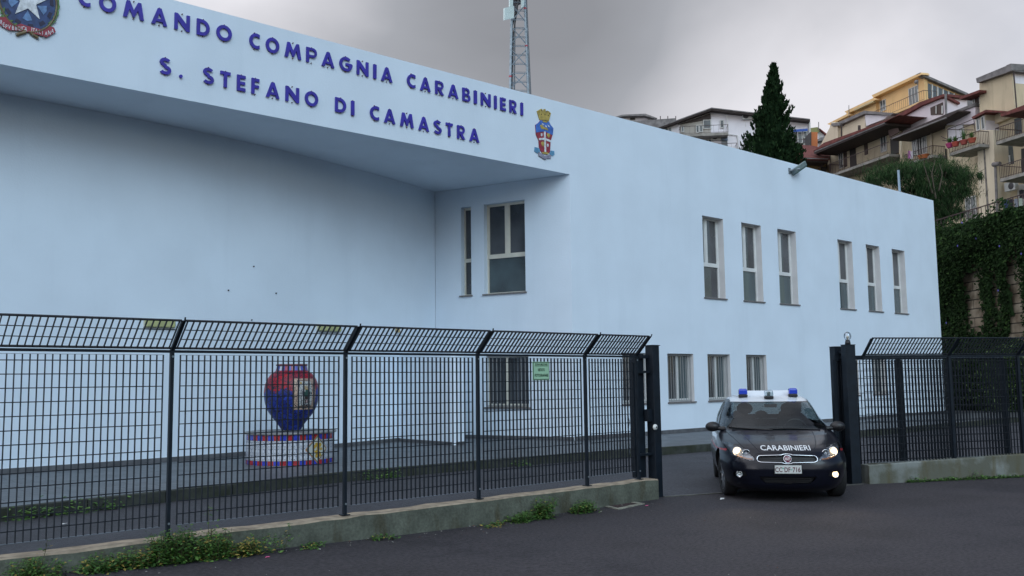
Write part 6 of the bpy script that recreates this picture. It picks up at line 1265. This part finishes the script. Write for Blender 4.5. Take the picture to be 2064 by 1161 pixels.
# feathery tree (tamarisk-like) in front of the cream houses
dT = 52; mT = dT/FPX; tbase = at(1905, 700, dT); tbase.z = 0
ft = tree_root('feathery_tree', 'dark green feathery tree with wispy rounded crown beside the end of the station', tbase)
blobs = [(1800, 352, 62, 30), (1760, 365, 30, 22), (1850, 345, 45, 26), (1905, 345, 50, 30), (1940, 355, 38, 26), (1860, 380, 70, 32), (1900, 400, 55, 34), (1935, 385, 42, 26), (1890, 430, 38, 34), (1930, 430, 24, 18), (1885, 470, 26, 40), (1895, 520, 22, 45), (1895, 580, 22, 50), (1900, 640, 24, 50), (1825, 340, 30, 20), (1975, 355, 8, 10)]
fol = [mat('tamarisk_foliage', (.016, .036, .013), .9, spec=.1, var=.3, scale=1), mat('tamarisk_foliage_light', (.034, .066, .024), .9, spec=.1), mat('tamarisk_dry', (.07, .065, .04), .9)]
b = MB(); R_ = random.Random(41); tot = sum(w_*h_ for _, _, w_, h_ in blobs)
for (bx, by, bw, bh) in blobs:
    k = int(88000*bw*bh/tot)
    for i in range(k):
        q = Vector((R_.gauss(0, 1), R_.gauss(0, 1), R_.gauss(0, 1))).normalized()*min(1.5, abs(R_.gauss(.30, .42)))
        if sin(q.x*7+bx)*sin(q.z*6+by)*sin(q.y*5+bx) > .18: continue
        c = at(bx+q.x*bw*1.02, by-q.z*bh*1.05, dT+q.y*2.4+.012*(bx-1860)); d = Vector((q.x*.5+R_.gauss(0, .3), R_.gauss(0, .4), .8+R_.gauss(0, .3))).normalized(); s_ = d.cross(Vector((R_.gauss(0, 1), R_.gauss(0, 1), 0)).normalized()).normalized(); l = .13*R_.uniform(.5, 1.7)
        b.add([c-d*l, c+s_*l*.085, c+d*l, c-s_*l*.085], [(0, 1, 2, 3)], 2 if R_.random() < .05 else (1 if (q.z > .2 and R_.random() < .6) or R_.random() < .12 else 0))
b.build('crown', fol, ft)
b = MB(); tk = at(1900, 600, dT); b.tube([tbase, at(1900, 560, dT), at(1893, 470, dT), at(1880, 400, dT)], [.28, .24, .18, .08], 8)
for p_2 in ((1800, 360), (1850, 345), (1905, 345), (1940, 360), (1760, 368)): b.tube([at(1893, 470, dT), at((1893+p_2[0])/2, 420, dT+.4), at(*p_2, dT)], [.14, .09, .03], 6)
for (a1, a2, a3) in (((1886, 400), (1878, 350), (1885, 322)), ((1880, 390), (1866, 345), (1860, 325)), ((1892, 385), (1900, 350), (1893, 330))): b.tube([at(*a1, dT-1.5), at(*a2, dT-1.8), at(*a3, dT-1.8)], [.05, .03, .01], 5)
b.build('trunk', mat('bark_grey', (.10, .08, .06), .9, var=.3), ft)
# dark shrubs at the foot of the ivy wall and behind the station's end
shr = [mat('shrub_leaf', (.014, .030, .009), .9, spec=.1), mat('shrub_leaf_light', (.055, .095, .02), .7)]
for i, (px, py, dd, rw, rh, nn_, lab) in enumerate(((1915, 760, 43, 1.6, 2.6, 9000, 'dark shrub mass behind the right fence beside the station end'), (1985, 745, 42, 1.5, 2.7, 9000, 'dark leafy shrub behind the right fence at the foot of the ivy wall'), (2050, 735, 39, 1.4, 2.9, 8000, 'shrub with bright green edges at the far right behind the fence'))):
    c0 = at(px, py, dd); rt = thing('shrub', lab, 'shrub', (c0.x, c0.y, 0), group='shrubs below the ivy wall'); b = MB(); R_ = random.Random(60+i)
    for k in range(nn_):
        q = Vector((R_.gauss(0, .5), R_.gauss(0, .5), 0)); z = R_.uniform(.0, 1)**.8; c = Vector((c0.x+q.x*rw, c0.y+q.y*rw, z*rh*(1.15-.25*min(2, q.length)))); d = Vector((R_.gauss(0, 1), R_.gauss(0, 1), R_.gauss(0, 1))).normalized(); s_ = d.cross(Vector((R_.gauss(0, 1), 0, R_.gauss(0, 1))).normalized()).normalized(); l = .07*R_.uniform(.6, 1.5)
        b.add([c-d*l, c+s_*l*.5, c+d*l, c-s_*l*.5], [(0, 1, 2, 3)], 1 if R_.random() < (.12 if i < 2 else .3) else 0)
    b.build('foliage', shr, rt); b = MB(); b.tube([(c0.x, c0.y, 0), (c0.x, c0.y, rh*.6)], [.08, .03], 6); b.build('stem', M['rust'], rt)
